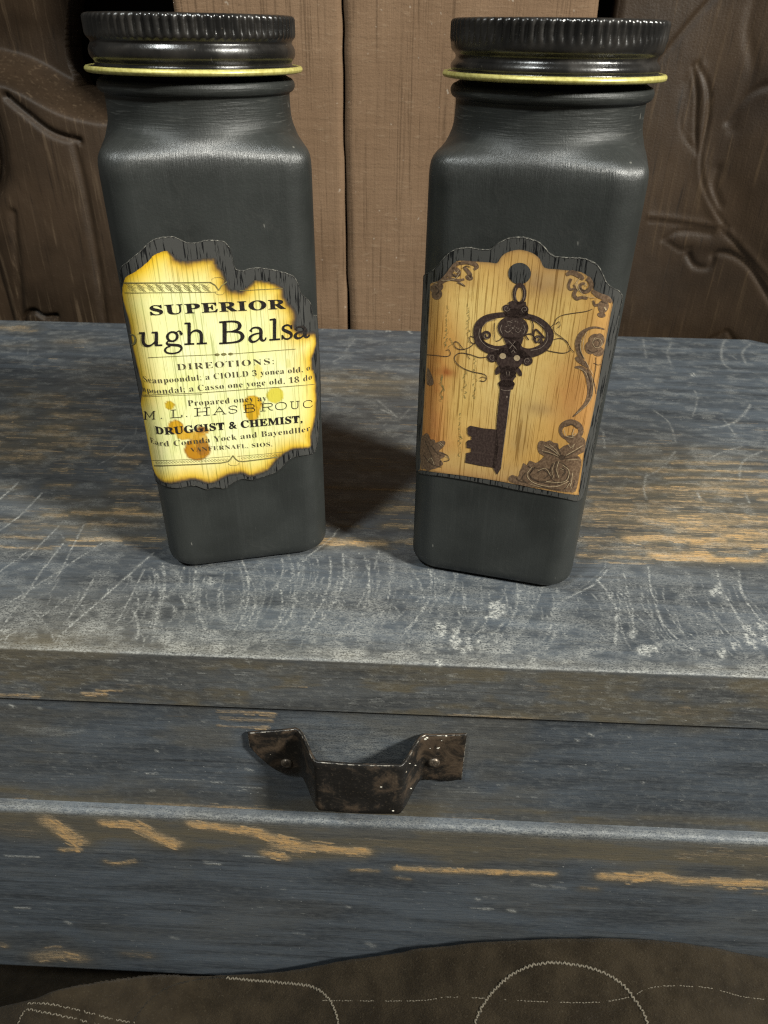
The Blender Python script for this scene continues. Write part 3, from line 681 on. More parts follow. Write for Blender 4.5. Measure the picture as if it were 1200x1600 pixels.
# ---- drawer front
YD = YF + 0.0016
prof_dr = np.concatenate([[[YD + .012, ZSEAM - .0006]], rnd_corner(YD, ZSEAM - .0006, 0.0009, 4), np.stack([np.full(84, YD), np.linspace(ZSEAM - .0019, ZLEDGE - .002, 84)], -1)])
S_DR = 0.012 - .0009 + .0009 * math.pi / 2
def dr_v(px, py):
    p = on_y(px, py, YD); return p[0], S_DR + (ZSEAM - .0015 - p[2])
def wear_drawer(xs, s, X, S, Y, Z):
    bare = np.zeros_like(X); scr = np.zeros_like(X); grime = np.zeros_like(X)
    def B(rows, arr, wk=.00022):
        for (a, b, y0, y1, t, g) in rows:
            if arr is bare: ragged(bare, xs, s, dr_v, [(a, y0), ((a + b) / 2, (y0 + y1) / 2 + random.uniform(-1, 1)), (b, y1)], t, g); continue
            n = 6; q = np.array([dr_v(a + (b - a) * i / n, y0 + (y1 - y0) * i / n + random.uniform(-1, 1)) for i in range(n + 1)])
            paint(arr, xs, s, q, wk * t, g)
    B([(340, 430, 1112, 1116, 3, .75), (345, 425, 1122, 1126, 3, .7), (340, 420, 1134, 1137, 2.5, .75), (260, 350, 1118, 1122, 2, .35), (500, 560, 1128, 1130, 2, .4),
       (230, 400, 1256, 1263, 3, .75), (330, 440, 1260, 1266, 3, .7), (440, 560, 1268, 1274, 2.5, .55), (690, 800, 1282, 1288, 3, .75), (700, 780, 1279, 1284, 2, .7), (1050, 1090, 1296, 1298, 2, .4), (0, 60, 1250, 1252, 2.5, .6), (640, 720, 1276, 1280, 2, .4), (860, 890, 1285, 1287, 2, .6)], bare)
    B([(30, 70, 1135, 1145, 4, .25), (40, 90, 1140, 1140, 6, .25), (80, 130, 1150, 1142, 4, .25), (228, 245, 1209, 1208, 2, .9), (235, 240, 1235, 1235, 2, .8), (250, 350, 1217, 1222, 1.2, .4), (330, 345, 1223, 1222, 1.5, .7), (370, 385, 1236, 1234, 1.5, .6), (920, 926, 1147, 1149, 2, 1), (900, 904, 1156, 1157, 2, .9), (385, 395, 1202, 1205, 2.5, .8), (370, 410, 1230, 1231, 1.2, .6), (1004, 1006, 1222, 1223, 2, .9), (15, 20, 1102, 1104, 2.5, .9), (60, 64, 1106, 1107, 2, .7), (244, 246, 1173, 1174, 2, .9), (700, 780, 1237, 1240, 1.2, .3), (540, 700, 1110, 1112, 3, .25)], scr)
    low = sstep(ZLEDGE + .012, ZLEDGE + .002, Z)
    n2 = fbm(X * 40, S * 160, 81)
    grime += low * (.4 + 1.0 * sstep(.4, .65, n2)) + 0.45 * sstep(.48, .72, fbm(X * 30, S * 70, 84)) + 0.5 * sstep(-.05, -.30, X)
    c = dr_v(560, 1170); scr = np.maximum(scr, .30 * np.exp(-(((X - c[0]) / .030) ** 2 + ((S - c[1]) / .014) ** 2)) * (0.4 + vnoise(X * 400, S * 400, 5)))
    for k in range(150):
        x = random.uniform(0, 1200); y = random.uniform(1115, 1290); L = random.uniform(1, 9)
        paint(scr, xs, s, np.array([dr_v(x, y), dr_v(x + L, y + random.uniform(-2, 2))]), .00028, random.uniform(.15, .55))
    scr = np.maximum(scr, .12 * sstep(.52, .76, fbm(X * 520, S * 700, 91)))
    return np.stack([np.clip(bare, 0, 1.1), np.clip(scr, 0, 1.1), np.clip(grime, 0, 1)], -1)
xs_f = np.arange(XW0, XW1, 0.0007)
drawer, _ = board_strip('drawer_front', prof_dr, xs_f, wear_drawer, chest)

# ---- lower rail with its rounded lip, painted pale as if catching light
YLIP = YF - 0.0022; RL = 0.0020
prof_rail = np.concatenate([[[YD + .010, ZLEDGE + .0006], [YLIP + RL + .001, ZLEDGE + .0004]], rnd_corner(YLIP, ZLEDGE, RL, 12),
                            np.stack([np.full(150, YLIP), np.linspace(ZLEDGE - RL - .0006, ZFOOT + .002, 150)], -1), rnd_corner(YLIP, ZFOOT, 0.0, 2)[:0].reshape(0, 2),
                            [[YLIP + .0008, ZFOOT + .0006], [YLIP + .003, ZFOOT], [YLIP + .018, ZFOOT]]])
S_RL = (YD + .010 - YLIP - RL) + RL * math.pi / 2
def rl_v(px, py):
    p = on_y(px, py, YLIP); return p[0], S_RL + (ZLEDGE - RL - p[2])
def wear_rail(xs, s, X, S, Y, Z):
    bare = np.zeros_like(X); scr = np.zeros_like(X); grime = np.zeros_like(X)
    def B(rows, arr, wk=.00026):
        for (pts, t, g) in rows:
            if arr is bare: ragged(bare, xs, s, rl_v, pts, t * .8, g, 1.4, grime, 1.9); continue
            q = np.array([rl_v(a, b) for a, b in smooth_path(pts, 5)]); q += RNG.normal(0, .00022, q.shape)
            paint(arr, xs, s, q, wk * t, g)
    B([([(75, 1284), (95, 1296), (118, 1312)], 12, 1.05), ([(92, 1300), (110, 1310), (128, 1314)], 9, .95), ([(96, 1328), (124, 1327)], 4, .95),
       ([(160, 1286), (205, 1290), (240, 1306), (275, 1320)], 7, 1.15), ([(220, 1296), (250, 1310), (272, 1318)], 10, 1.1), ([(215, 1288), (235, 1298)], 8, .9),
       ([(300, 1288), (360, 1296), (420, 1308), (450, 1318)], 8, 1.1), ([(400, 1300), (450, 1318), (520, 1328), (570, 1331)], 8, 1.15), ([(415, 1333), (445, 1340)], 7, 1.0), ([(430, 1320), (470, 1328)], 10, .9),
       ([(165, 1346), (180, 1350), (210, 1346)], 4, .75), ([(550, 1360), (590, 1361)], 3, .75), ([(620, 1357), (700, 1361), (780, 1363), (860, 1366)], 5, .95), ([(690, 1360), (800, 1363), (865, 1366)], 4, 1.0), ([(620, 1372), (640, 1374)], 3, .6),
       ([(940, 1369), (1000, 1373), (1030, 1368), (1060, 1376), (1120, 1378), (1210, 1382)], 7, 1.1), ([(990, 1370), (1050, 1374)], 8, .8), ([(1120, 1386), (1150, 1390)], 4, .7), ([(910, 1388), (932, 1390)], 4, .6), ([(1060, 1335), (1210, 1340)], 9, .45), ([(560, 1318), (700, 1330)], 9, .35), ([(750, 1328), (980, 1342)], 9, .32), ([(0, 1295), (60, 1300)], 9, .4),
       ([(62, 1496), (90, 1492), (122, 1496)], 11, .75), ([(70, 1482), (95, 1479)], 4, .45), ([(195, 1490), (235, 1494)], 6, .5), ([(0, 1476), (8, 1478)], 5, .6), ([(1180, 1396), (1200, 1398)], 4, .5)], bare)
    B([([(10, 1338), (60, 1339)], 2, .9), ([(25, 1419), (45, 1419)], 2.4, 1), ([(320, 1349), (342, 1350)], 2, .9), ([(380, 1338), (412, 1339)], 1.6, .8), ([(320, 1346), (340, 1348)], 2, .4), ([(735, 1419), (770, 1421)], 1.6, .7), ([(757, 1420), (764, 1421)], 3, 1), ([(795, 1422), (804, 1424)], 3.4, .9), ([(744, 1405), (746, 1406)], 3, .9), ([(105, 1442), (108, 1443)], 4, .8), ([(575, 1475), (582, 1478)], 5, .45), ([(540, 1418), (546, 1418)], 3, .5), ([(270, 1465), (276, 1466)], 4, .4), ([(460, 1458), (475, 1460)], 2.4, .4), ([(832, 1382), (850, 1386)], 3, .5), ([(860, 1385), (882, 1388)], 3, .4), ([(150, 1328), (240, 1332)], 1.4, .35)], scr)
    up = sstep(S_RL + .024, S_RL + .010, S + .004 * (fbm(X * 40, S * 0, 101) - .5) * 4) * sstep(S_RL - .001, S_RL + .003, S)
    grime += up * (.55 + 1.0 * sstep(.34, .60, fbm(X * 28, S * 160, 103))) + .18 * sstep(.5, .7, fbm(X * 20, S * 40, 107))
    lip = np.exp(-((S - (S_RL - RL * .65 + .0022 * (fbm(X * 38, X * 0, 113) - .5))) / (.0019 + .0016 * fbm(X * 60, X * 0, 117))) ** 2)
    scr = np.maximum(scr, lip * (.02 + .58 * fbm(X * 420, S * 900, 109)))  # pale band painted as light caught by the rounded edge
    for k in range(170):
        x = random.uniform(0, 1200); y = random.uniform(1330, 1500); L = random.uniform(1, 9)
        paint(scr, xs, s, np.array([rl_v(x, y), rl_v(x + L, y + random.uniform(-1, 1))]), .0003, random.uniform(.1, .4))
    return np.stack([np.clip(bare, 0, 1.15), np.clip(scr, 0, 1.1), np.clip(grime, 0, 1)], -1)
rail_ob, _ = board_strip('lower_rail', prof_rail, xs_f, wear_rail, chest)
rail_ob['label'] = 'lower front board with a lip painted pale for caught light and orange bare patches'

def plain_part(name, x0, x1, y0, y1, z0, z1):
    o = box(name, x0, x1, y0 - COFF[1], y1 - COFF[1], z0 - COFF[2], z1 - COFF[2], MAT_PAINT, chest)
    return o
plain_part('end_panel', XW0 - .014, XW0 - .0005, YF + .001, YB - .0005, ZFOOT + .0005, -.0005)
plain_part('end_panel', XW1 + .0002, XW1 + .014, YF + .001, YB - .0005, ZFOOT + .0005, -.0005)
plain_part('carcass', XW0 + .002, XW1 - .002, YD + .0125, YB - .002, ZFOOT + .0005, ZSEAM - .0012)
plain_part('base_plinth', XW0 + .03, XW1 - .03, YF + .035, YB - .02, ZGROUND, ZFOOT)

# ---- bent iron pull: a strap with two flanges, screwed to the drawer
def make_pull():
    yw = YD - 0.0004
    D = 0.0125; th = 0.0011
    # path of the strap seen from above: x, distance from drawer, lower and upper z
    path = []
    def add(x, d, zt, zb): path.append((x, d, zt, zb))
    add(-.0510, .0003, -.0362, -.0430)
    for x, zb in ((-.0500, -.0452), (-.0485, -.0480), (-.0468, -.0505), (-.0450, -.0530), (-.0428, -.0553), (-.0400, -.0570), (-.0370, -.0575)):
        add(x, .0002, -.0362 + (x + .051) * .17, zb)
    for t in np.linspace(0, 1, 10):
        e = t * t * (3 - 2 * t)
        add(-.0345 + .0090 * t, D * e, -.0333 - .0008 * t, -.0578 - .0022 * t)
    for x in np.linspace(-.0235, -.0005, 8): add(x, D + .0004 * math.sin((x + .0235) / .023 * math.pi), -.0340, -.0601)
    for t in np.linspace(0, 1, 10):
        e = t * t * (3 - 2 * t)
        add(.0015 + .0085 * t, D * (1 - e), -.0342 + .0006 * t, -.0601 + .0030 * t)
    for x in (.0115, .015, .019, .0225, .0238): add(x, .0002, -.0336 + (x - .0115) * .10, -.0572 + .0006 * math.sin(x * 900))
    path = np.array(path)
    nz = 11; front = []
    for x, d, zt, zb in path:
        zz = np.linspace(zt, zb, nz)
        front.append(np.stack([np.full(nz, x), np.full(nz, yw - d - th), zz], -1))
    Fp = np.array(front)
    # thickness along the path normal in the xy plane
    tx = np.gradient(path[:, 0]); ty = np.gradient(-path[:, 1]); L = np.hypot(tx, ty); nx, ny = -ty / L, tx / L
    Bp = Fp.copy(); Bp[:, :, 0] += (nx * th)[:, None]; Bp[:, :, 1] += (ny * th)[:, None]
    bm = bmesh.new()
    fv = [[bm.verts.new(c - COFF) for c in r] for r in Fp]; bv = [[bm.verts.new(c - COFF) for c in r] for r in Bp]
    n = len(fv)
    for i in range(n - 1):
        for j in range(nz - 1):
            bm.faces.new((fv[i][j], fv[i][j + 1], fv[i + 1][j + 1], fv[i + 1][j]))
            bm.faces.new((bv[i][j], bv[i + 1][j], bv[i + 1][j + 1], bv[i][j + 1]))
        bm.faces.new((fv[i][0], fv[i + 1][0], bv[i + 1][0], bv[i][0])); bm.faces.new((fv[i][-1], bv[i][-1], bv[i + 1][-1], fv[i + 1][-1]))
    for j in range(nz - 1):
        bm.faces.new((fv[0][j], bv[0][j], bv[0][j + 1], fv[0][j + 1])); bm.faces.new((fv[-1][j], fv[-1][j + 1], bv[-1][j + 1], bv[-1][j]))
    bmesh.ops.recalc_face_normals(bm, faces=bm.faces)
    sharp = [e for e in bm.edges if len(e.link_faces) == 2 and e.calc_face_angle() > 1.0]
    bmesh.ops.bevel(bm, geom=sharp, offset=0.00022, segments=1, affect='EDGES', profile=0.6, material=1)
    o = bm_obj('pull_handle', bm, MAT_IRON, drawer, smooth=True); o.data.materials.append(MAT_EDGE)
    o['label'] = 'bent black iron strap pull with rusty flanges'
    for (px, py, r) in ((448, 1191, .0021), (678, 1190, .0021)):
        c = on_y(px, py, yw - th)
        bm = bmesh.new(); bmesh.ops.create_uvsphere(bm, u_segments=20, v_segments=10, radius=r)
        for v in bm.verts:
            v.co = Vector((v.co.x + c[0], c[1] - 0.0003 + v.co.y * .55, v.co.z + c[2])) - Vector(COFF)
        bm_obj('screw', bm, MAT_SCREW, drawer, True)
    bm = bmesh.new()
    for (px, py, r) in ((664, 1155, .00055), (667, 1153, .0005), (697, 1150, .00045), (690, 1157, .00035), (672, 1169, .00035), (684, 1169, .00050), (686, 1168, .0004), (687, 1204, .00028), (640, 1193, .0003), (649, 1196, .0003), (642, 1232, .00035), (614, 1267, .0004), (595, 1229, .0007)):
        y = yw - th - (.0001 if px > 655 else (.0125 if px < 625 else .0088)); c = on_y(px, py, y)
        bmesh.ops.create_uvsphere(bm, u_segments=8, v_segments=5, radius=r * 1.1, matrix=Matrix.Translation(Vector(c - COFF)) @ Matrix.Diagonal((1, .35, .8, 1)))
    o = bm_obj('paint_specks', bm, MAT_SPECK, drawer, True); o['kind'] = 'stuff'
make_pull()

# ================================================================== cloth in front of the chest
def cloth():
    root = tag(empty('quilted_cloth', (0, 0.1, ZGROUND)), 'dark brown cloth with pale stitched scrolls, bunched below the chest', 'cloth')
    off = np.array([0, 0.1, ZGROUND])
    sil = [(-150, 1600), (0, 1571), (60, 1556), (120, 1541), (200, 1526), (300, 1524), (400, 1522), (480, 1510), (600, 1490), (720, 1475), (850, 1468), (1000, 1468), (1100, 1478), (1200, 1496), (1350, 1520)]
    YC = YLIP - 0.004
    def fold_y(x): return YC - 0.026 * sstep(-0.085, -0.150, x)      # the fold stands off the chest towards the left
    q = []
    for a, b in sil:
        x = on_y(a, b, YC)[0]
        for _ in range(4): x = on_y(a, b, fold_y(np.array(x)))[0]
        q.append((x, on_y(a, b, float(fold_y(np.array(x))))[2]))
    sp = smooth_path(q, 6)
    def crest(x): return np.interp(x, sp[:, 0], sp[:, 1])
    def height(x, y):
        c = crest(x); base = ZGROUND; yc = fold_y(x)
        d = yc - y                      # distance in front of the fold
        fr = c - 0.62 * np.clip(d, 0, None) + .0045 * (fbm(x * 45, y * 45, 3) - .5) - .0012 * np.exp(-np.clip(d, 0, 1) / .0012)
        z = base + np.log1p(np.exp((fr - base) * 160)) / 160 * 1.0
        back = sstep(yc + .0005, yc + .0030, y)
        return z * (1 - back) + (base + 0.0005) * back
    xs = np.linspace(-0.45, 0.45, 520); ys = np.concatenate([np.linspace(-0.15, 0.09, 50), np.linspace(0.091, YC + .003, 170), np.linspace(YC + .006, 0.60, 40)])
    X, Y = np.meshgrid(xs, ys); Z = height(X, Y)
    # rolled crest: pull the top lip back a touch so that the fold is rounded
    me = grid_mesh('fabric', np.stack([X, Y, Z], -1) - off)
    link('fabric', me, MAT_CLOTH, root)
    def hit(px, py):
        v = ray(px, py)
        ts = np.linspace(.12, .55, 900); P = CC + ts[:, None] * v
        k = np.argmax(P[:, 2] < height(P[:, 0], P[:, 1]) + .0001)
        return P[k]
    def stitches(pts, mat, step, ln, wd, zig):
        path = np.array([hit(a, b) for a, b in smooth_path(pts, 8)])
        seg = np.linalg.norm(np.diff(path, axis=0), axis=1); cum = np.concatenate([[0], np.cumsum(seg)])
        bm = bmesh.new(); k = 0; s = 0.0
        while s < cum[-1]:
            p = np.array([np.interp(s, cum, path[:, i]) for i in range(3)]); q = np.array([np.interp(min(s + .0006, cum[-1]), cum, path[:, i]) for i in range(3)])
            d = Vector(q - p); d = d.normalized() if d.length > 1e-9 else Vector((1, 0, 0))
            up = Vector((0, -.53, .85)); side = d.cross(up).normalized()
            dr = (d + side * (zig if k % 2 else -zig)).normalized(); sd = dr.cross(up).normalized()
            R = Matrix((dr, sd, up)).transposed().to_4x4()
            sc = random.uniform(.75, 1.2)
            m = Matrix.Translation(Vector(p - off) + up * (wd * .9) + side * random.uniform(-1, 1) * wd * .4) @ R @ Matrix.Diagonal((ln * sc, wd, wd * .7, 1))
            bmesh.ops.create_icosphere(bm, subdivisions=1, radius=1, matrix=m)
            s += step * random.uniform(.85, 1.15); k += 1
        o = bm_obj('stitching', bm, mat, root, True); o['kind'] = 'stuff'
    stitches([(738, 1618), (745, 1590), (765, 1555), (800, 1522), (840, 1506), (880, 1505), (925, 1513), (965, 1532), (990, 1560), (1006, 1585), (1015, 1615)], MAT_THREAD, .00090, .00095, .00042, 1.2)
    stitches([(505, 1563), (600, 1564), (660, 1563), (700, 1558), (760, 1560), (850, 1565), (930, 1566), (985, 1557), (1010, 1545), (1050, 1540), (1110, 1544), (1160, 1557), (1215, 1563)], MAT_THREAD, .0013, .0007, .00022, .15)
    stitches([(355, 1528), (400, 1532), (450, 1536), (485, 1541), (510, 1556), (524, 1580), (530, 1610)], MAT_THREAD, .00090, .00090, .00040, 1.2)
    stitches([(45, 1567), (80, 1569), (130, 1580), (175, 1592), (212, 1598)], MAT_THREAD, .0011, .0008, .00030, .8)
    stitches([(28, 1600), (40, 1578), (60, 1580), (110, 1590), (160, 1603)], MAT_THREAD, .0011, .0008, .00030, .8)
    stitches([(205, 1600), (222, 1575), (245, 1553), (275, 1538), (320, 1529), (355, 1527)], MAT_SEAM, .0010, .00075, .00030, .5)
    stitches([(738, 1622), (743, 1600), (752, 1580)], MAT_SEAM, .0010, .0007, .0003, .5)
cloth()

# ================================================================== the jars
def rsq(a, r, n=18):
    out = []
    for k, (sx, sy) in enumerate([(1, 1), (-1, 1), (-1, -1), (1, -1)]):
        t = np.linspace(0, math.pi / 2, n) + k * math.pi / 2
        out.append(np.stack([sx * (a - r) + r * np.cos(t), sy * (a - r) + r * np.sin(t)], -1))
    P = np.concatenate(out)
    # resample flats so that bulging and shading stay even
    Q = []
    for i in range(len(P)):
        A, B = P[i], P[(i + 1) % len(P)]; Ln = np.hypot(*(B - A)); m = 10 if i % n == n - 1 else 1
        for k in range(m): Q.append(A + (B - A) * k / m)
    return np.array(Q)

def jar_body(parent):
    base = rsq(JAR_A, JAR_R); ang = np.arctan2(base[:, 1], base[:, 0])
    rows = []
    def ring(z, a, round_=0.0, rad=0.0):
        sq = rsq(a, JAR_R * min(1, a / JAR_A))
        ci = np.stack([np.cos(ang), np.sin(ang)], -1) * rad
        p = sq * (1 - round_) + ci * round_
        rows.append(np.concatenate([p, np.full((len(p), 1), z)], 1))
    ring(0.0009, .0001)
    ring(0.0008, .0180); ring(0.0002, .0225)
    for t in np.linspace(0, 1, 8):
        a = t * math.pi / 2; ring(0.0060 - .0060 * math.cos(a), JAR_A - .0052 + .0052 * math.sin(a) if t < 1 else JAR_A)
    for z in np.linspace(.012, .130, 20): ring(z, JAR_A)
    # shoulder: square melts into the round neck
    for z, a, k, rad in [(.1322, .0291, 0, .03), (.1342, .02905, .01, .0305), (.1357, .0289, .03, .0303), (.1369, .0286, .07, .0300), (.1379, .0281, .14, .0296), (.1388, .0274, .26, .0290),
                         (.1396, .0268, .42, .0284), (.1404, .0264, .60, .0278), (.1412, .0262, .77, .0272), (.1421, .0261, .90, .0267), (.1431, .026, .97, .0264), (.1442, .026, 1, .02620), (.1458, .026, 1, .02610), (.1475, .026, 1, .02605), (.1490, .026, 1, .02605), (.1498, .026, 1, .02610)]:
        ring(z, a, k, rad)
    for t in np.linspace(-80, 80, 13):
        ring(.1518 + .0018 * math.sin(math.radians(t)), .026, 1, .02600 + .0017 * math.cos(math.radians(t)))
    ring(.1542, .025, 1, .0252); ring(.1600, .025, 1, .0248); ring(.1640, .025, 1, .0246); ring(.1640, .02, 1, .0225); ring(.1560, .02, 1, .0225)
    P = np.array(rows)
    o = link('jar_body', grid_mesh('jar_body', P, close_u=True), MAT_JAR, parent)
    return o

def jar_lid(parent, variant, rot):
    n = 78 * 6; th = np.linspace(0, 2 * math.pi, n, endpoint=False) + rot
    kn = (0.5 + 0.5 * np.cos(th * 78)) ** 1.6
    rows = []
    def ring(r, z, knurl=0.0): rows.append(np.stack([(r - knurl * kn) * np.cos(th), (r - knurl * kn) * np.sin(th), np.full(n, z)], -1))
    ring(.0004, .1672); ring(.0235, .1672); ring(.0252, .1674); ring(.0262, .1680); ring(.0270, .1684); ring(.0277, .1683); ring(.0283, .1680, .0004)
    for z in np.linspace(.1675, .1640, 6): ring(.02855, z, .00085 * (1 if .1644 < z < .1673 else .7))
    ring(.0284, .1634, .0003)
    if variant == 0:
        prof = [(.0281, .1630), (.0276, .1625), (.02735, .1620), (.0275, .1616), (.0279, .1611), (.02815, .1605), (.02825, .1598), (.0282, .1591), (.0279, .1584), (.0274, .1578), (.0271, .1573), (.0271, .1569), (.0275, .1565), (.0284, .1563), (.0290, .15625)]
    else:
        prof = [(.0283, .1629), (.0282, .1622), (.0281, .1616), (.0277, .1610), (.0271, .1605), (.0268, .1600), (.0268, .1594), (.0272, .1589), (.0277, .1584), (.0280, .1578), (.0280, .1572), (.0278, .1568), (.0277, .1565), (.0284, .1563), (.0290, .15625)]
    for r, z in prof: ring(r, z)
    ring(.0288, .1553); ring(.0262, .1552)
    lid = link('lid', grid_mesh('lid', np.array(rows)[::-1], close_u=True), MAT_LID, parent)
    lid['label'] = 'black ridged metal screw lid'
    R, r = .0293, .00084
    t1 = np.linspace(0, 2 * math.pi, 160, endpoint=False); t2 = np.linspace(0, 2 * math.pi, 13)
    P = np.array([np.stack([(R + r * math.cos(b)) * np.cos(t1), (R + r * math.cos(b)) * np.sin(t1), .1557 + r * .95 * np.full_like(t1, math.sin(b))], -1) for b in t2])
    g = link('rim', grid_mesh('rim', P, close_u=True), MAT_GOLD, lid); g['label'] = 'rolled brass-yellow rim at the bottom of the lid'

# ---- mapping between the frame and the wrapped face of a jar: s runs round the front, z up (metres)
def to_face(j, px, py):
    x0, y0, th = JARS[j]; c, s_ = math.cos(th), math.sin(th)
    def loc(p): d = p - np.array([x0, y0, 0]); return np.array([c * d[0] + s_ * d[1], -s_ * d[0] + c * d[1], d[2]])
    o = loc(CC); v = ray(px, py); v = np.array([c * v[0] + s_ * v[1], -s_ * v[0] + c * v[1], v[2]])
    f = JAR_A - JAR_R
    t = (-JAR_A - o[1]) / v[1]; p = o + t * v
    if abs(p[0]) <= f: return p[0], p[2]
    sg = 1 if p[0] > 0 else -1
    e = np.array([o[0] - sg * f, o[1] + f]); A = v[0] ** 2 + v[1] ** 2; B = 2 * (e[0] * v[0] + e[1] * v[1]); C_ = e @ e - JAR_R ** 2
    D = B * B - 4 * A * C_
    t = (-B - math.sqrt(D)) / (2 * A) if D > 0 else -B / (2 * A)
    p = o + t * v
    phi = math.atan2(sg * (p[0] - sg * f), -(p[1] + f))
    if D <= 0: phi = min(phi, 1.5)
    return sg * (f + JAR_R * phi), p[2]
def wrap(S, Z, off):
    S = np.asarray(S, float); Z = np.asarray(Z, float); f = JAR_A - JAR_R
    sg = np.sign(S); ex = np.clip(np.abs(S) - f, 0, None); phi = np.clip(ex / JAR_R, 0, math.pi / 2); rest = np.clip(ex - JAR_R * math.pi / 2, 0, None)
    x = np.clip(S, -f, f) + sg * (JAR_R + off) * np.sin(phi); y = -f - (JAR_R + off) * np.cos(phi) + rest
    return np.stack([x, y, Z], -1)

def tri_region(poly, step, extra_holes=()):
    """constrained triangulation of a 2-D polygon with interior points every step; returns verts, tris"""
    poly = np.asarray(poly); (x0, y0), (x1, y1) = poly.min(0), poly.max(0)
    pts = [Vector(p) for p in poly]; n = len(pts)
    edges = [(i, (i + 1) % n) for i in range(n)]
    gx, gy = np.meshgrid(np.arange(x0 + step / 2, x1, step), np.arange(y0 + step / 2, y1, step)); g = np.stack([gx.ravel(), gy.ravel()], -1)
    g = g[inside(g, poly)]; d, _ = edge_dist(g, poly); g = g[d > step * .45]
    pts += [Vector(p) for p in g]
    v, e, f, *_ = geometry.delaunay_2d_cdt(pts, edges, [], 0, 1e-7)
    V = np.array([(p.x, p.y) for p in v]); F = np.array(f)
    F = F[inside(V[F].mean(1), poly)]
    return V, F
def inside(P, poly):
    x, y = P[:, 0], P[:, 1]; r = np.zeros(len(P), bool); a = poly; b = np.roll(poly, -1, 0)
    for (x0, y0), (x1, y1) in zip(a, b):
        if y0 == y1: continue
        r ^= ((y0 > y) != (y1 > y)) & (x < (x1 - x0) * (y - y0) / (y1 - y0) + x0)
    return r
def edge_dist(P, poly):
    best = np.full(len(P), 1e9); who = np.zeros(len(P), int); a = poly; b = np.roll(poly, -1, 0)
    for k, (p, q) in enumerate(zip(a, b)):
        d = q - p; L2 = d @ d + 1e-15; t = np.clip(((P - p) @ d) / L2, 0, 1)
        e = np.hypot(*(P - p - t[:, None] * d).T); m = e < best; best[m] = e[m]; who[m] = k
    return best, who
def flat_mesh(name, V, F, off, mat, parent, color=None, thick=0.0):
    P = wrap(V[:, 0], V[:, 1], off)
    me = bpy.data.meshes.new(name); me.from_pydata(P.tolist(), [], [tuple(int(i) for i in f) for f in F]); me.update()
    l = me.uv_layers.new(name='UVMap'); vi = np.zeros(len(me.loops), np.int32); me.loops.foreach_get('vertex_index', vi)
    l.data.foreach_set('uv', (V[vi] * 1000).reshape(-1).astype(np.float32))
    if color is not None:
        at = me.color_attributes.new('print', 'FLOAT_COLOR', 'POINT'); c = np.ones((len(V), 4), np.float32); c[:, :3] = color
        at.data.foreach_set('color', c.reshape(-1))
    return link(name, me, mat, parent)

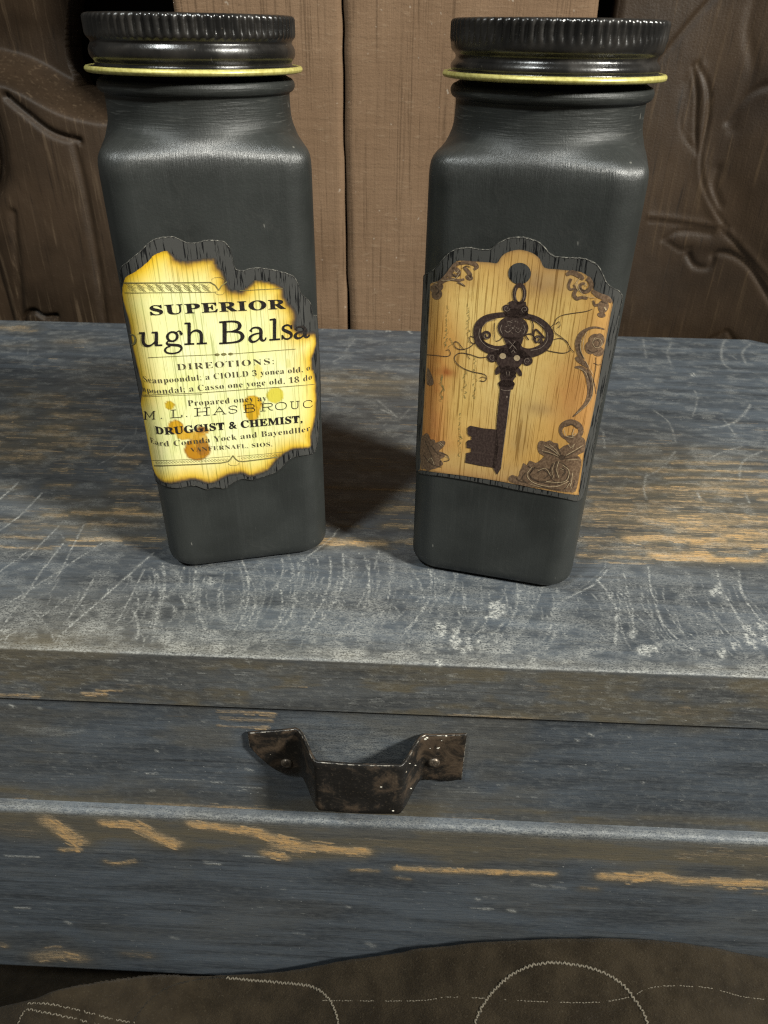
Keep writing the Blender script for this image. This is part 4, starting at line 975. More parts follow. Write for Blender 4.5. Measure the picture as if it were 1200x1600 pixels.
class Print:
    """collects flat shapes in frame pixels for one jar and links them as one thin printed piece"""
    def __init__(self, j): self.j = j; self.shapes = []
    def f(self, pts): return np.array([to_face(self.j, a, b) for a, b in pts])
    def add(self, V, F, c): self.shapes.append((np.asarray(V, float), [tuple(int(i) for i in f) for f in F], np.asarray(c, float)))
    def poly_face(self, P, c):
        V, F = tri_region(P, .0009); self.add(V, F, c)
    def poly(self, pts, smooth=0): self.poly_face(self.f(smooth_path(pts, smooth, True) if smooth else pts), np.mean(np.asarray(pts, float), 0))
    def ellipse(self, cx, cy, rx, ry, n=28, rot=0.0):
        c, s = math.cos(rot), math.sin(rot)
        self.poly([(cx + rx * math.cos(t) * c - ry * math.sin(t) * s, cy + rx * math.cos(t) * s + ry * math.sin(t) * c) for t in np.linspace(0, 2 * math.pi, n, endpoint=False)])
    def stroke(self, pts, w, smooth=6, w2=None, closed=False):
        """ribbon along frame pixels; w (and w2 at the end) is the full width in frame pixels; widths may be a list"""
        p = smooth_path(pts, smooth, closed) if smooth and len(pts) > 2 else np.array(pts, float)
        if closed: p = np.concatenate([p, p[:1]])
        seg = np.concatenate([[0], np.cumsum(np.hypot(*np.diff(p, axis=0).T))]); m = max(2, int(seg[-1] / 3.0) + 1)
        if m > len(p): tt = np.union1d(np.linspace(0, seg[-1], m), seg); p = np.stack([np.interp(tt, seg, p[:, 0]), np.interp(tt, seg, p[:, 1])], -1)
        n = len(p); W = np.interp(np.linspace(0, 1, n), np.linspace(0, 1, len(w)), w) if isinstance(w, (list, tuple)) else np.linspace(w, w if w2 is None else w2, n)
        t = np.gradient(p, axis=0); t /= np.linalg.norm(t, axis=1)[:, None] + 1e-9; nr = np.stack([-t[:, 1], t[:, 0]], -1)
        A = self.f(p + nr * W[:, None] / 2); B = self.f(p - nr * W[:, None] / 2)
        self.add(np.concatenate([A, B]), [(i, i + 1, n + i + 1, n + i) for i in range(n - 1)], p.mean(0))
    def spiral(self, cx, cy, r0, r1, a0, turns, w, w2=None):
        m = int(abs(turns) * 16) + 4
        self.stroke([(cx + (r0 + (r1 - r0) * k / m) * math.cos(a0 + turns * 2 * math.pi * k / m), cy + (r0 + (r1 - r0) * k / m) * math.sin(a0 + turns * 2 * math.pi * k / m)) for k in range(m + 1)], w, 0, w2)
    def text(self, string, bl, br, cap, offset=0.0, spacing=1.0, shear=0.0):
        """a line of serif lettering whose baseline runs from bl to br (frame pixels), capital height cap (pixels)"""
        P0, P1 = self.f([bl, br]); up = (self.f([(bl[0], bl[1] - cap)])[0] - P0)[1]
        cu = bpy.data.curves.new('lettering', 'FONT'); cu.body = serif(string); cu.size = 1; cu.offset = offset; cu.space_character = spacing; cu.resolution_u = 3
        ob = bpy.data.objects.new('lettering', cu); COL.objects.link(ob)
        me = ob.evaluated_get(bpy.context.evaluated_depsgraph_get()).to_mesh()
        V = np.zeros(len(me.vertices) * 3, np.float32); me.vertices.foreach_get('co', V); V = V.reshape(-1, 3)[:, :2].astype(float)
        fs = [tuple(p.vertices) for p in me.polygons]
        COL.objects.unlink(ob); bpy.data.objects.remove(ob); bpy.data.curves.remove(cu)
        if not len(V): return
        x0, x1 = V[:, 0].min(), V[:, 0].max()
        u = (V[:, 0] - x0) / (x1 - x0); sc = up / 0.70
        Q = P0[None] + (P1 - P0)[None] * u[:, None] + np.stack([0 * u + V[:, 1] * sc * shear, V[:, 1] * sc], -1)
        self.add(Q, fs, np.mean([bl, br], 0))
    def link(self, name, off, mat, parent, key=None):
        groups = {}
        for sh in self.shapes: groups.setdefault(key(sh[2]) if key else 0, []).append(sh)
        for g, shs in groups.items():
            V, F, n = [], [], 0
            for v, f, _ in shs: V.append(v); F += [tuple(i + n for i in t) for t in f]; n += len(v)
            flat_mesh(name, np.concatenate(V), F, off, mat, parent)
def serif(s):
    o = ''
    for ch in s:
        if 'A' <= ch <= 'Z': o += chr(0x1D400 + ord(ch) - 65)
        elif 'a' <= ch <= 'z': o += chr(0x1D41A + ord(ch) - 97)
        elif '0' <= ch <= '9': o += chr(0x1D7CE + ord(ch) - 48)
        else: o += ch
    return o

def backing(j, outline_px, parent, label):
    P = np.array([to_face(j, a, b) for a, b in smooth_path(outline_px, 4, True)])
    P = P + RNG.normal(0, .00004, P.shape)
    V, F = tri_region(P, .0016)
    lab = flat_mesh('label', V, F, .00032, MAT_BACK, parent); lab['label'] = label
    # standing paper edge with a pale frayed crest
    n = len(P); A = wrap(P[:, 0], P[:, 1], .0); C0 = wrap(P[:, 0], P[:, 1], .00036)
    cen = P.mean(0); inn = P + (cen - P) / np.linalg.norm(cen - P, axis=1)[:, None] * (.00012 + .00016 * vnoise(np.arange(n) * .35, np.zeros(n), j + 3))[:, None]
    C1 = wrap(inn[:, 0], inn[:, 1], .00040)
    G = np.stack([A, C0, C1], 0); uv = np.stack([np.stack([P[:, 0] * 1000, P[:, 1] * 1000 + k], -1) for k in range(3)], 0)
    link('label_edge', grid_mesh('label_edge', G, uv, close_u=True), MAT_RIM, lab)
    return lab

def z1(p): return (170 + p[0] / 3.42857, 350 + p[1] / 3.42857)     # enlarged view of the left label -> frame pixels
def z2(p): return (630 + p[0] / 3.33333, 350 + p[1] / 3.33333)     # enlarged view of the right label

jar_nodes = []
for j, (x, y, th) in enumerate(JARS):
    n = empty('jar', (x, y, 0), th); jar_nodes.append(n)
    jar_body(n); jar_lid(n, j, 0.4 + j)
tag(jar_nodes[0], 'black painted square jar with burnt-edged yellow balsam label', 'jar', 'black painted jars standing on the chest')
tag(jar_nodes[1], 'black painted square jar with tan label showing an ornate key', 'jar', 'black painted jars standing on the chest')

# ------------------------------------------------------------------ left label: burnt yellow balsam paper
J0 = jar_nodes[0]
OUT1 = [(64, 262), (75, 225), (110, 195), (150, 160), (190, 120), (235, 85), (290, 68), (340, 65), (380, 80), (420, 98), (470, 98), (520, 85), (570, 85), (615, 92), (640, 115), (655, 150), (665, 200), (680, 238), (715, 247), (760, 235), (800, 232), (860, 240), (930, 255), (985, 275), (1010, 310), (1030, 370), (1065, 405), (1085, 440), (1090, 485), (1110, 492), (1116, 560), (1120, 640), (1126, 760), (1130, 900), (1126, 1040), (1118, 1150), (1108, 1205), (1090, 1230), (1040, 1238), (990, 1250), (950, 1275), (920, 1310), (880, 1335), (820, 1355), (770, 1370), (720, 1365), (690, 1372), (650, 1395), (620, 1415), (560, 1410), (520, 1420), (470, 1402), (430, 1402), (380, 1412), (330, 1410), (290, 1398), (258, 1378), (240, 1330), (224, 1280), (196, 1150), (168, 1010), (158, 950), (146, 850), (128, 750), (104, 590), (84, 450), (74, 330)]
INN1 = [(86, 312), (100, 280), (135, 260), (175, 230), (210, 200), (245, 165), (280, 148), (315, 142), (340, 160), (370, 185), (410, 196), (450, 190), (500, 182), (550, 178), (577, 185), (578, 205), (592, 230), (615, 255), (630, 290), (636, 320), (655, 345), (690, 353), (720, 345), (750, 325), (780, 300), (830, 300), (880, 312), (925, 330), (941, 350), (942, 385), (965, 420), (995, 450), (1007, 490), (1002, 530), (1000, 556), (1030, 574), (1085, 572), (1104, 588), (1108, 640), (1096, 690), (1086, 720), (1086, 760), (1098, 800), (1106, 850), (1108, 900), (1110, 950), (1106, 1020), (1095, 1080), (1083, 1130), (1080, 1190), (1040, 1202), (990, 1207), (950, 1227), (910, 1257), (880, 1292), (850, 1320), (800, 1342), (750, 1352), (710, 1336), (680, 1341), (640, 1347), (600, 1367), (560, 1387), (520, 1387), (470, 1371), (430, 1371), (390, 1381), (340, 1389), (290, 1379), (262, 1350), (242, 1300), (228, 1230), (208, 1150), (187, 1060), (174, 1000), (181, 930), (186, 880), (168, 800), (153, 740), (133, 650), (123, 580), (112, 510), (90, 430), (80, 370)]
lab1 = backing(0, [z1(p) for p in OUT1], J0, 'yellow aged paper label with black scorched border')
def paper1():
    P = np.array([to_face(0, *z1(p)) for p in smooth_path(INN1, 4, True)]); P = P + RNG.normal(0, .00006, P.shape)
    V, F = tri_region(P, .00050)
    d, who = edge_dist(V, P); n = len(P)
    # how charred each stretch of the edge is: (position along the outline, 0..1)
    k = np.arange(n) / n * len(INN1)
    ch = np.interp(k, [0, 5, 7, 8.5, 14, 22, 24, 27, 30, 36, 38, 42, 46, 50, 52, 56, 60, 66, 69, 72, 80, 84], [.15, .1, .25, .8, .95, 1, .5, .75, 1, 1, .5, .55, .55, .35, .6, .9, .8, .85, .3, .12, .35, .15])
    c = ch[who]; nz = fbm(V[:, 0] * 700, V[:, 1] * 700, 5); nb = fbm(V[:, 0] * 160, V[:, 1] * 120, 9)
    col = np.array([.88, .87, .42]) * (0.92 + .16 * nb)[:, None]; col[:, 2] *= (0.75 + .6 * nb)
    def blend(a, b, w): return a * (1 - w[:, None]) + np.array(b) * w[:, None]
    dm = d * 1000
    col = blend(col, (.86, .57, .012), np.clip(np.exp(-(dm / (3.6 + 3.4 * nb)) ** 1.5) * 1.0, 0, 1))
    col = blend(col, (.58, .27, .008), np.clip(np.exp(-dm / (1.0 + 1.1 * c)) * (.55 + .45 * c) * (.6 + .8 * nz), 0, 1))
    col = blend(col, (.10, .060, .035), np.clip(np.exp(-(dm / (.30 + 1.15 * c * (.4 + 1.2 * nz))) ** 2) * sstep(.05, .4, c) * 1.1, 0, 1))
    col = blend(col, (.045, .042, .040), np.clip(np.exp(-(dm / (.10 + .62 * c * (.4 + nz))) ** 3) * sstep(.1, .55, c), 0, 1))
    # drips and stains: centre, radii (enlarged view), colour, ring darkness
    for cx, cy, rx, ry, cc, ringd, op in [(327, 968, 27, 24, (.60, .40, .02), .5, 1.0), (360, 1085, 42, 40, (.66, .35, .015), .8, 1.0), (400, 1128, 40, 26, (.68, .38, .02), .4, .95), (455, 1128, 50, 22, (.68, .38, .02), .3, .9), (500, 1105, 38, 24, (.60, .30, .03), .5, .9), (475, 1205, 72, 60, (.50, .22, .01), .8, 1.0), (490, 1160, 45, 45, (.62, .34, .03), .2, .85), (500, 1195, 34, 44, (.32, .13, .02), .1, .75), (495, 1095, 20, 20, (.20, .07, .015), .2, .8),
                                       (770, 965, 54, 50, (.70, .42, .02), .5, 1.0), (770, 1010, 40, 42, (.70, .40, .02), .5, 1.0), (890, 915, 48, 44, (.68, .58, .05), .2, .95), (800, 790, 22, 44, (.78, .66, .14), .05, .7), (960, 745, 16, 26, (.70, .66, .20), .05, .5), (340, 665, 30, 22, (.80, .78, .40), 0, .4)]:
        c0 = np.array(to_face(0, *z1((cx, cy)))); r1 = abs(to_face(0, *z1((cx + rx, cy)))[0] - c0[0]); r2 = abs(to_face(0, *z1((cx, cy + ry)))[1] - c0[1])
        q = np.hypot((V[:, 0] - c0[0]) / r1, (V[:, 1] - c0[1]) / r2) + .16 * (nz - .5)
        m = sstep(1.05, .90, q); col = blend(col, cc, m * op)
        col = blend(col, (.26, .10, .012), np.exp(-((q - .94) / .07) ** 2) * ringd * m)
    o = flat_mesh('printed_paper', V, F, .00044, MAT_PAPER1, lab1, col)
paper1()
line_of = lambda c: round(c[1])
pr = Print(0)
T1 = lambda s, a, b, cap, **k: pr.text(s, z1(a), z1(b), cap / 3.42857, **k)
T1('SUPERIOR', (226, 484), (948, 449), 52, offset=.011, spacing=1.08)
T1('DRUGGIST & CHEMIST,', (258, 1116), (1036, 1057), 37, offset=.014, spacing=1.05)
pr.link('lettering', .00060, INK, lab1, line_of)
pr = Print(0)
T1('DIREOTIONS:', (368, 779), (884, 746), 34, offset=-.012, spacing=1.15)
T1('Seanpoondul; a CIOILD 3 yonea old, o', (195, 839), (1072, 779), 30, offset=-.012, spacing=1.1)
T1('npoondal; a Casso one yoge old, 18 do', (190, 891), (1082, 828), 30, offset=-.012, spacing=1.1)
T1('Propared oney ay', (426, 971), (846, 942), 32, offset=-.012, spacing=1.12)
T1('Eard Counda Yock and Bayendller', (232, 1166), (1074, 1103), 27, offset=-.012, spacing=1.1)
T1('VANFERNAFL, SIOS,', (440, 1216), (875, 1185), 23, offset=-.012, spacing=1.1)
pr.link('lettering', .00060, INK_SOFT, lab1, line_of)
# slab-serif letters of the product name, drawn as strokes (x right, y up, widths in enlarged pixels)
SLAB = {'u': [([(0, 76), (30, 76)], 8), ([(22, 76), (22, 30), (30, 12), (48, 4), (68, 10), (88, 30)], [15, 15, 14, 10, 8, 7]), ([(90, 76), (90, 6)], 15), ([(66, 76), (96, 76)], 8), ([(84, 5), (122, 5)], 8)],
        'g': [([(42 + 27 * math.cos(t), 50 + 25 * math.sin(t)) for t in np.linspace(0, 2 * math.pi, 25)], [13, 8, 13, 8, 13]), ([(62, 68), (76, 79), (90, 74)], 6), ([(82, 72), (93, 64), (86, 58)], 10), ([(26, 30), (12, 18), (20, 8), (52, 4), (82, -2), (92, -18), (76, -36), (42, -42), (12, -36), (2, -22), (12, -8), (32, -2)], [6, 9, 11, 12, 12, 10, 8, 7, 8, 10, 8, 6])],
        'h': [([(25, 118), (25, 4)], 15), ([(0, 116), (30, 116)], 8), ([(0, 5), (52, 5)], 8), ([(26, 48), (40, 68), (62, 76), (82, 68), (90, 48), (90, 4)], [6, 8, 10, 13, 15, 15]), ([(66, 5), (120, 5)], 8)],
        'B': [([(28, 116), (28, 4)], 19), ([(0, 116), (66, 116), (98, 108), (107, 90), (98, 72), (68, 63)], [8, 8, 11, 18, 12, 7]), ([(60, 63), (106, 56), (122, 33), (108, 12), (70, 5), (0, 5)], [7, 11, 19, 12, 8, 8]), ([(28, 63), (74, 63)], 7)],
        'a': [([(68, 46), (36, 42), (14, 30), (10, 14), (22, 2), (42, 3), (60, 16), (69, 30)], [6, 8, 12, 14, 11, 8, 7, 6]), ([(14, 62), (24, 75), (44, 78), (62, 72), (70, 56), (70, 20), (78, 5), (92, 6), (98, 20)], [8, 8, 8, 11, 15, 15, 11, 7, 5]), ([(13, 58), (17, 64)], 14)],
        'l': [([(30, 118), (30, 4)], 15), ([(4, 114), (34, 117)], 8), ([(2, 5), (60, 5)], 8)],
        's': [([(52, 58), (46, 72), (30, 78), (12, 71), (9, 56), (28, 44), (50, 31), (53, 14), (36, 2), (16, 6), (6, 22)], [6, 7, 8, 10, 13, 15, 14, 10, 8, 7, 6]), ([(55, 77), (55, 54)], 6), ([(4, 0), (4, 26)], 6)]}
pr = Print(0)
for ch, xa, base, k in [('u', 168, 655, .98), ('g', 300, 650, .98), ('h', 406, 645, 1.0), ('B', 592, 641, 1.02), ('a', 746, 630, .98), ('l', 858, 622, .98), ('s', 925, 616, .98), ('a', 990, 611, .80)]:
    for pts, w in SLAB[ch]:
        q = [z1((xa + u * k, base - (u * k) * (.045 if xa < 560 else .072) - v * k)) for u, v in pts]
        pr.stroke(q, [x * 1.15 / 3.42857 for x in w] if isinstance(w, list) else w * 1.1 / 3.42857, 5)
pr.link('lettering', .00060, INK, lab1)
# wide monoline slab capitals for the maker's name: strokes in a 1 x 1 box
GL = {'M': [[(0, 0), (.26, 0)], [(.13, 0), (.13, 1)], [(0, 1), (.2, 1)], [(.17, 1), (.5, .25)], [(.5, .25), (.83, 1)], [(.8, 1), (1, 1)], [(.87, 1), (.87, 0)], [(.72, 0), (1, 0)]],
      'L': [[(0, 0), (1, 0)], [(.25, 0), (.25, 1)], [(.05, 1), (.5, 1)], [(1, 0), (1, .3)]],
      'H': [[(.2, 0), (.2, 1)], [(.8, 0), (.8, 1)], [(0, 0), (.4, 0)], [(0, 1), (.4, 1)], [(.6, 0), (1, 0)], [(.6, 1), (1, 1)], [(.2, .5), (.8, .5)]],
      'A': [[(.12, 0), (.5, 1)], [(.5, 1), (.88, 0)], [(.26, .35), (.74, .35)], [(0, 0), (.28, 0)], [(.7, 0), (1, 0)]],
      'S': [[(.92, .72), (.9, .9), (.5, 1), (.1, .88), (.1, .65), (.5, .52), (.9, .38), (.92, .14), (.5, 0), (.1, .1), (.06, .3)]],
      'B': [[(.2, 0), (.2, 1)], [(0, 0), (.6, 0), (.95, .1), (.97, .35), (.7, .52), (.2, .52)], [(0, 1), (.6, 1), (.9, .92), (.9, .62), (.62, .52)]],
      'R': [[(.2, 0), (.2, 1)], [(0, 0), (.42, 0)], [(0, 1), (.6, 1), (.92, .9), (.92, .6), (.6, .5), (.2, .5)], [(.6, .5), (.8, .1), (1.02, .04)]],
      'O': [[(.5, 0), (.12, .14), (0, .5), (.12, .86), (.5, 1), (.88, .86), (1, .5), (.88, .14), (.5, 0)]],
      'U': [[(.2, 1), (.2, .25), (.35, .04), (.55, 0), (.75, .06), (.85, .25), (.85, 1)], [(0, 1), (.42, 1)], [(.66, 1), (1.02, 1)]],
      'C': [[(.94, .7), (.86, .9), (.5, 1), (.12, .86), (0, .5), (.12, .14), (.5, 0), (.86, .08), (.98, .26)]], '.': [[(.4, .04), (.5, .04)]]}
pr = Print(0)
for ch, xa, w in [('M', 196, 58), ('.', 268, 40), ('L', 330, 62), ('.', 400, 40), ('H', 458, 84), ('A', 556, 74), ('S', 642, 46), ('B', 722, 60), ('R', 812, 66), ('O', 893, 58), ('U', 970, 50), ('C', 1040, 46)]:
    for st in GL[ch]:
        pts = []
        for (u, v) in st:
            X = xa + u * w; bl = 1045 - (X - 190) * .0745; pts.append(z1((X, bl - v * (42 - (X - 190) * .004))))
        heavy = len(st) == 2 and abs(st[0][0] - st[1][0]) < .02
        pr.stroke(pts, 1.7 if ch == '.' else (1.55 if heavy else 0.95), 4)
pr.link('lettering', .00060, INK, lab1)
# rules, lattice borders
pr = Print(0); S1 = lambda pts, w, sm=0, **k: pr.stroke([z1(p) for p in pts], w / 3.42857, sm, **k)
S1([(88, 313), (320, 312), (545, 310), (570, 325), (589, 352)], 6); S1([(589, 352), (604, 328), (632, 306)], 5)
S1([(92, 366), (340, 364), (560, 362), (578, 360)], 3)
S1([(700, 354), (930, 342)], 3.2)
for k in range(9):
    x = 100 + k * 49
    for dx in (0, 9):
        S1([(x + dx, 318), (x + dx + 44, 360)], 2.2); 
    S1([(x + 44, 320), (x + 22, 340)], 2); S1([(x + 30, 352), (x + 50, 334)], 2)
    S1([(x + 20, 322), (x + 44, 340), (x + 28, 354), (x + 8, 338), (x + 20, 322)], 1.8)
pr.stroke([z1((585 + 34 * math.cos(t), 300 + 16 * math.sin(t) - 2)) for t in np.linspace(math.pi, 2 * math.pi, 10)], .5, 0)
pr.stroke([z1((595 + 24 * math.cos(t), 362 + 14 * math.sin(t))) for t in np.linspace(0, math.pi, 10)], .5, 0)
S1([(214, 712), (400, 703), (575, 696)], 2.8); S1([(660, 692), (1000, 666)], 2.8)
for x, rx in ((580, 14), (616, 15), (652, 13)): pr.poly([z1((x + rx * math.cos(t), 696 - (x - 580) * .05 + 7 * math.sin(t))) for t in np.linspace(0, 6.28, 12, endpoint=False)])
S1([(186, 913), (500, 900), (800, 878), (1096, 856)], 3); S1([(188, 921), (500, 909)], 2)
S1([(236, 1264), (450, 1256), (650, 1240)], 2); S1([(690, 1240), (830, 1228), (935, 1216)], 2)
S1([(250, 1292), (450, 1284), (600, 1276), (640, 1268), (655, 1252), (665, 1236)], 6); S1([(665, 1236), (676, 1252), (694, 1266), (720, 1268), (820, 1256), (905, 1244)], 6)
for k in range(24):
    x = 258 + k * 16 if k < 24 else 0; y = 1276 - (x - 250) * .045
    S1([(x, y), (x + 8, y - 7), (x + 16, y), (x + 8, y + 6), (x, y)], 1.5)
for k in range(12):
    x = 710 + k * 17; y = 1250 - (x - 710) * .09
    S1([(x, y), (x + 8, y - 7), (x + 16, y), (x + 8, y + 6), (x, y)], 1.3)
pr.stroke([z1((668 + 28 * math.cos(t), 1278 + 12 * math.sin(t))) for t in np.linspace(0, math.pi, 10)], .5, 0)
pr.link('ruled_border', .00056, INK_LINE, lab1, lambda c: 0 if c[1] < 475 else (1 if c[1] < 580 else (2 if c[1] < 660 else 3)))
pr = Print(0)       # partly worn-off first letter at the left edge
pr.stroke([z1(p) for p in [(122, 588), (142, 594), (150, 615), (145, 636), (130, 645)]], [1.2, 2.6, 3.4, 2.8, 1.0], 5)
pr.link('lettering', .00060, INK_LINE, lab1)

# ------------------------------------------------------------------ right label: tan tag with a key
J1 = jar_nodes[1]
OUT2 = [(110, 268), (150, 245), (190, 205), (235, 150), (290, 125), (340, 120), (400, 130), (455, 128), (490, 100), (540, 75), (610, 65), (680, 80), (725, 105), (760, 145), (800, 168), (860, 172), (920, 175), (980, 190), (1020, 220), (1045, 270), (1065, 310), (1100, 335), (1130, 355), (1138, 385), (1128, 430), (1110, 560), (1080, 700), (1040, 880), (1010, 1020), (985, 1180), (955, 1330), (935, 1410), (905, 1440), (800, 1420), (600, 1385), (400, 1345), (200, 1312), (105, 1302), (78, 1288), (71, 1260), (73, 1100), (86, 800), (101, 500), (106, 300)]
INN2 = [(150, 308), (203, 292), (233, 272), (268, 205), (297, 189), (384, 194), (450, 198), (490, 201), (512, 169), (545, 145), (605, 132), (670, 148), (712, 180), (736, 225), (800, 234), (860, 240), (930, 250), (972, 283), (990, 330), (992, 348), (1040, 375), (1085, 402), (1075, 470), (1052, 600), (1024, 750), (1000, 900), (970, 1050), (945, 1150), (925, 1290), (910, 1390), (893, 1408), (700, 1375), (500, 1336), (300, 1306), (100, 1281), (95, 1268), (105, 1080), (115, 900), (130, 650), (140, 450), (146, 340)]
lab2 = backing(1, [z2(p) for p in OUT2], J1, 'tan tag-shaped paper label printed with a dark ornate key')
def paper2():
    P = np.array([to_face(1, *z2(p)) for p in smooth_path(INN2, 3, True)])
    V, F = tri_region(P, .00055); d, who = edge_dist(V, P); dm = d * 1000
    nb = fbm(V[:, 0] * 130, V[:, 1] * 90, 19); nz = fbm(V[:, 0] * 500, V[:, 1] * 500, 23)
    col = np.array([.60, .335, .085]) * (.74 + .5 * nb)[:, None] * (.86 + .28 * nz)[:, None]
    def blend(a, b, w): return a * (1 - np.clip(w, 0, 1)[:, None]) + np.array(b) * np.clip(w, 0, 1)[:, None]
    def cloud(cx, cy, rx, ry, cc, g):
        c0 = np.array(to_face(1, *z2((cx, cy)))); r1 = abs(to_face(1, *z2((cx + rx, cy)))[0] - c0[0]) + 1e-6; r2 = abs(to_face(1, *z2((cx, cy + ry)))[1] - c0[1]) + 1e-6
        q = ((V[:, 0] - c0[0]) / r1) ** 2 + ((V[:, 1] - c0[1]) / r2) ** 2
        return blend(col, cc, g * np.exp(-q) * (.55 + .9 * nz))
    for a in [(350, 450, 220, 240, (.78, .57, .20), .9), (520, 800, 220, 340, (.76, .55, .21), .8), (250, 640, 60, 90, (.50, .26, .07), .6), (760, 430, 90, 50, (.50, .30, .10), .6), (420, 1150, 60, 80, (.50, .30, .10), .6), (620, 1000, 50, 120, (.52, .33, .12), .6), (330, 300, 60, 40, (.50, .28, .09), .6), (260, 900, 130, 200, (.74, .55, .18), .6), (820, 560, 160, 260, (.72, .55, .20), .6), (690, 900, 150, 160, (.70, .53, .20), .55),
              (150, 740, 120, 300, (.50, .22, .055), 1.0), (140, 1020, 70, 130, (.55, .22, .07), .8), (190, 560, 80, 110, (.60, .33, .08), .6), (900, 880, 130, 200, (.55, .27, .08), 1.0), (1000, 660, 80, 240, (.50, .27, .09), .8), (450, 1330, 400, 60, (.42, .24, .10), .7), (200, 1180, 120, 120, (.50, .27, .10), .6), (230, 770, 40, 24, (.36, .12, .03), 1.0), (130, 1130, 70, 90, (.52, .20, .05), .9), (110, 900, 60, 160, (.50, .20, .05), .8), (980, 1000, 60, 120, (.48, .24, .08), .7), (720, 295, 160, 80, (.33, .19, .08), .95), (620, 180, 110, 50, (.52, .33, .12), .6), (700, 960, 90, 40, (.40, .25, .10), .6), (550, 1290, 300, 50, (.52, .34, .14), .7), (600, 1140, 60, 90, (.36, .24, .10), .5), (800, 280, 180, 50, (.52, .35, .15), .6), (300, 1230, 200, 50, (.60, .42, .15), .5)]:
        col = cloud(*a)
    col = blend(col, (.40, .22, .075), .75 * np.exp(-dm / 1.5) * (.5 + nz))
    col = blend(col, (.24, .15, .07), .7 * np.exp(-(dm / .35) ** 2))
    flat_mesh('printed_paper', V, F, .00044, MAT_PAPER2, lab2, col)
paper2()
def P2(): return Print(1)
class Z2:
    def __init__(self): self.p = Print(1)
    def poly(self, pts, sm=0): self.p.poly([z2(q) for q in pts], sm)
    def ell(self, cx, cy, rx, ry, rot=0.0, n=30):
        c, s = math.cos(rot), math.sin(rot)
        self.p.poly([z2((cx + rx * math.cos(t) * c - ry * math.sin(t) * s, cy + rx * math.cos(t) * s + ry * math.sin(t) * c)) for t in np.linspace(0, 2 * math.pi, n, endpoint=False)])
    def ring(self, cx, cy, rx, ry, w, rot=0.0, a0=0.0, a1=2 * math.pi, n=40):
        c, s = math.cos(rot), math.sin(rot)
        self.p.stroke([z2((cx + rx * math.cos(t) * c - ry * math.sin(t) * s, cy + rx * math.cos(t) * s + ry * math.sin(t) * c)) for t in np.linspace(a0, a1, n)], [q / 3.3333 for q in w] if isinstance(w, (list, tuple)) else w / 3.3333, 0)
    def line(self, pts, w, sm=6): self.p.stroke([z2(q) for q in pts], [q / 3.3333 for q in w] if isinstance(w, (list, tuple)) else w / 3.3333, sm)
    def spiral(self, cx, cy, r0, r1, a0, turns, w, w2=None):
        m = int(abs(turns) * 18) + 4
        self.line([(cx + (r0 + (r1 - r0) * k / m) * math.cos(a0 + turns * 2 * math.pi * k / m), cy + (r0 + (r1 - r0) * k / m) * math.sin(a0 + turns * 2 * math.pi * k / m)) for k in range(m + 1)], [w, w if w2 is None else w2], 0)
    def link(self, name, off, mat, key=None): return self.p.link(name, off, mat, lab2, key)
# punched eyelet (prints as the dark grain behind)
k = Z2(); k.ell(607, 255, 59, 56); k.link('eyelet_print', .00053, MAT_BACK)

# key
k = Z2()
k.ring(607, 362, 27, 48, [18, 17, 16, 17, 18, 20, 22, 20, 18], rot=.06)
k.poly([(582, 400), (640, 402), (645, 440), (655, 470), (600, 490), (545, 470), (555, 440), (548, 405), (570, 395)])
k.ell(540, 436, 22, 20); k.ell(634, 442, 20, 22)
k.ell(588, 462, 62, 26)
# bow: two open ears with tapering arms
k.line([(545, 468), (490, 472), (430, 490), (395, 525), (388, 570), (402, 615), (445, 645), (500, 655), (550, 640), (575, 605)], [24, 28, 36, 42, 44, 46, 48, 48, 44, 34])
k.line([(625, 472), (690, 490), (740, 525), (764, 570), (750, 620), (715, 650), (660, 668), (610, 655), (585, 610)], [26, 30, 36, 42, 44, 48, 48, 46, 34])
k.ell(573, 538, 80, 64)
k.poly([(520, 585), (630, 588), (610, 640), (640, 700), (580, 690), (505, 685), (545, 640)])
k.spiral(437, 578, 26, 6, 2.2, 1.25, 13, 10); k.line([(412, 590), (420, 615), (450, 632)], [14, 12, 10])
k.spiral(700, 600, 24, 6, .9, -1.25, 13, 10); k.line([(678, 600), (690, 545), (735, 590)], [7, 8, 12])
k.line([(660, 480), (678, 520), (672, 570)], 6); k.line([(478, 512), (475, 560), (480, 605)], 3); k.line([(520, 580), (505, 600), (485, 607)], 4)
k.line([(655, 600), (640, 575), (668, 570), (690, 595)], 6)
# collar with curls, petals and neck
k.poly([(470, 660), (520, 640), (573, 650), (630, 655), (660, 685), (635, 705), (615, 730), (585, 760), (590, 795), (505, 790), (508, 755), (492, 725), (478, 700)])
k.ell(466, 690, 28, 26); k.ell(648, 708, 27, 26)
k.ell(497, 757, 14, 26, .5); k.ell(604, 765, 12, 26, -.5); k.ell(548, 768, 42, 34)
k.poly([(505, 790), (585, 793), (572, 815), (582, 830), (572, 858), (505, 852), (496, 828), (508, 812)])
k.ell(539, 828, 43, 20)
# shank, bit and tip
k.poly([(506, 850), (562, 856), (548, 960), (530, 1100), (512, 1250), (510, 1268), (490, 1302), (466, 1262), (478, 1180), (490, 1000)])
k.poly([(490, 1066), (420, 1060), (350, 1046), (336, 1058), (336, 1088), (346, 1102), (356, 1100), (357, 1120), (338, 1122), (330, 1134), (332, 1162), (354, 1164), (355, 1184), (330, 1188), (324, 1238), (400, 1254), (480, 1266), (498, 1160)])
k.link('key_print', .00058, KEY_INK)
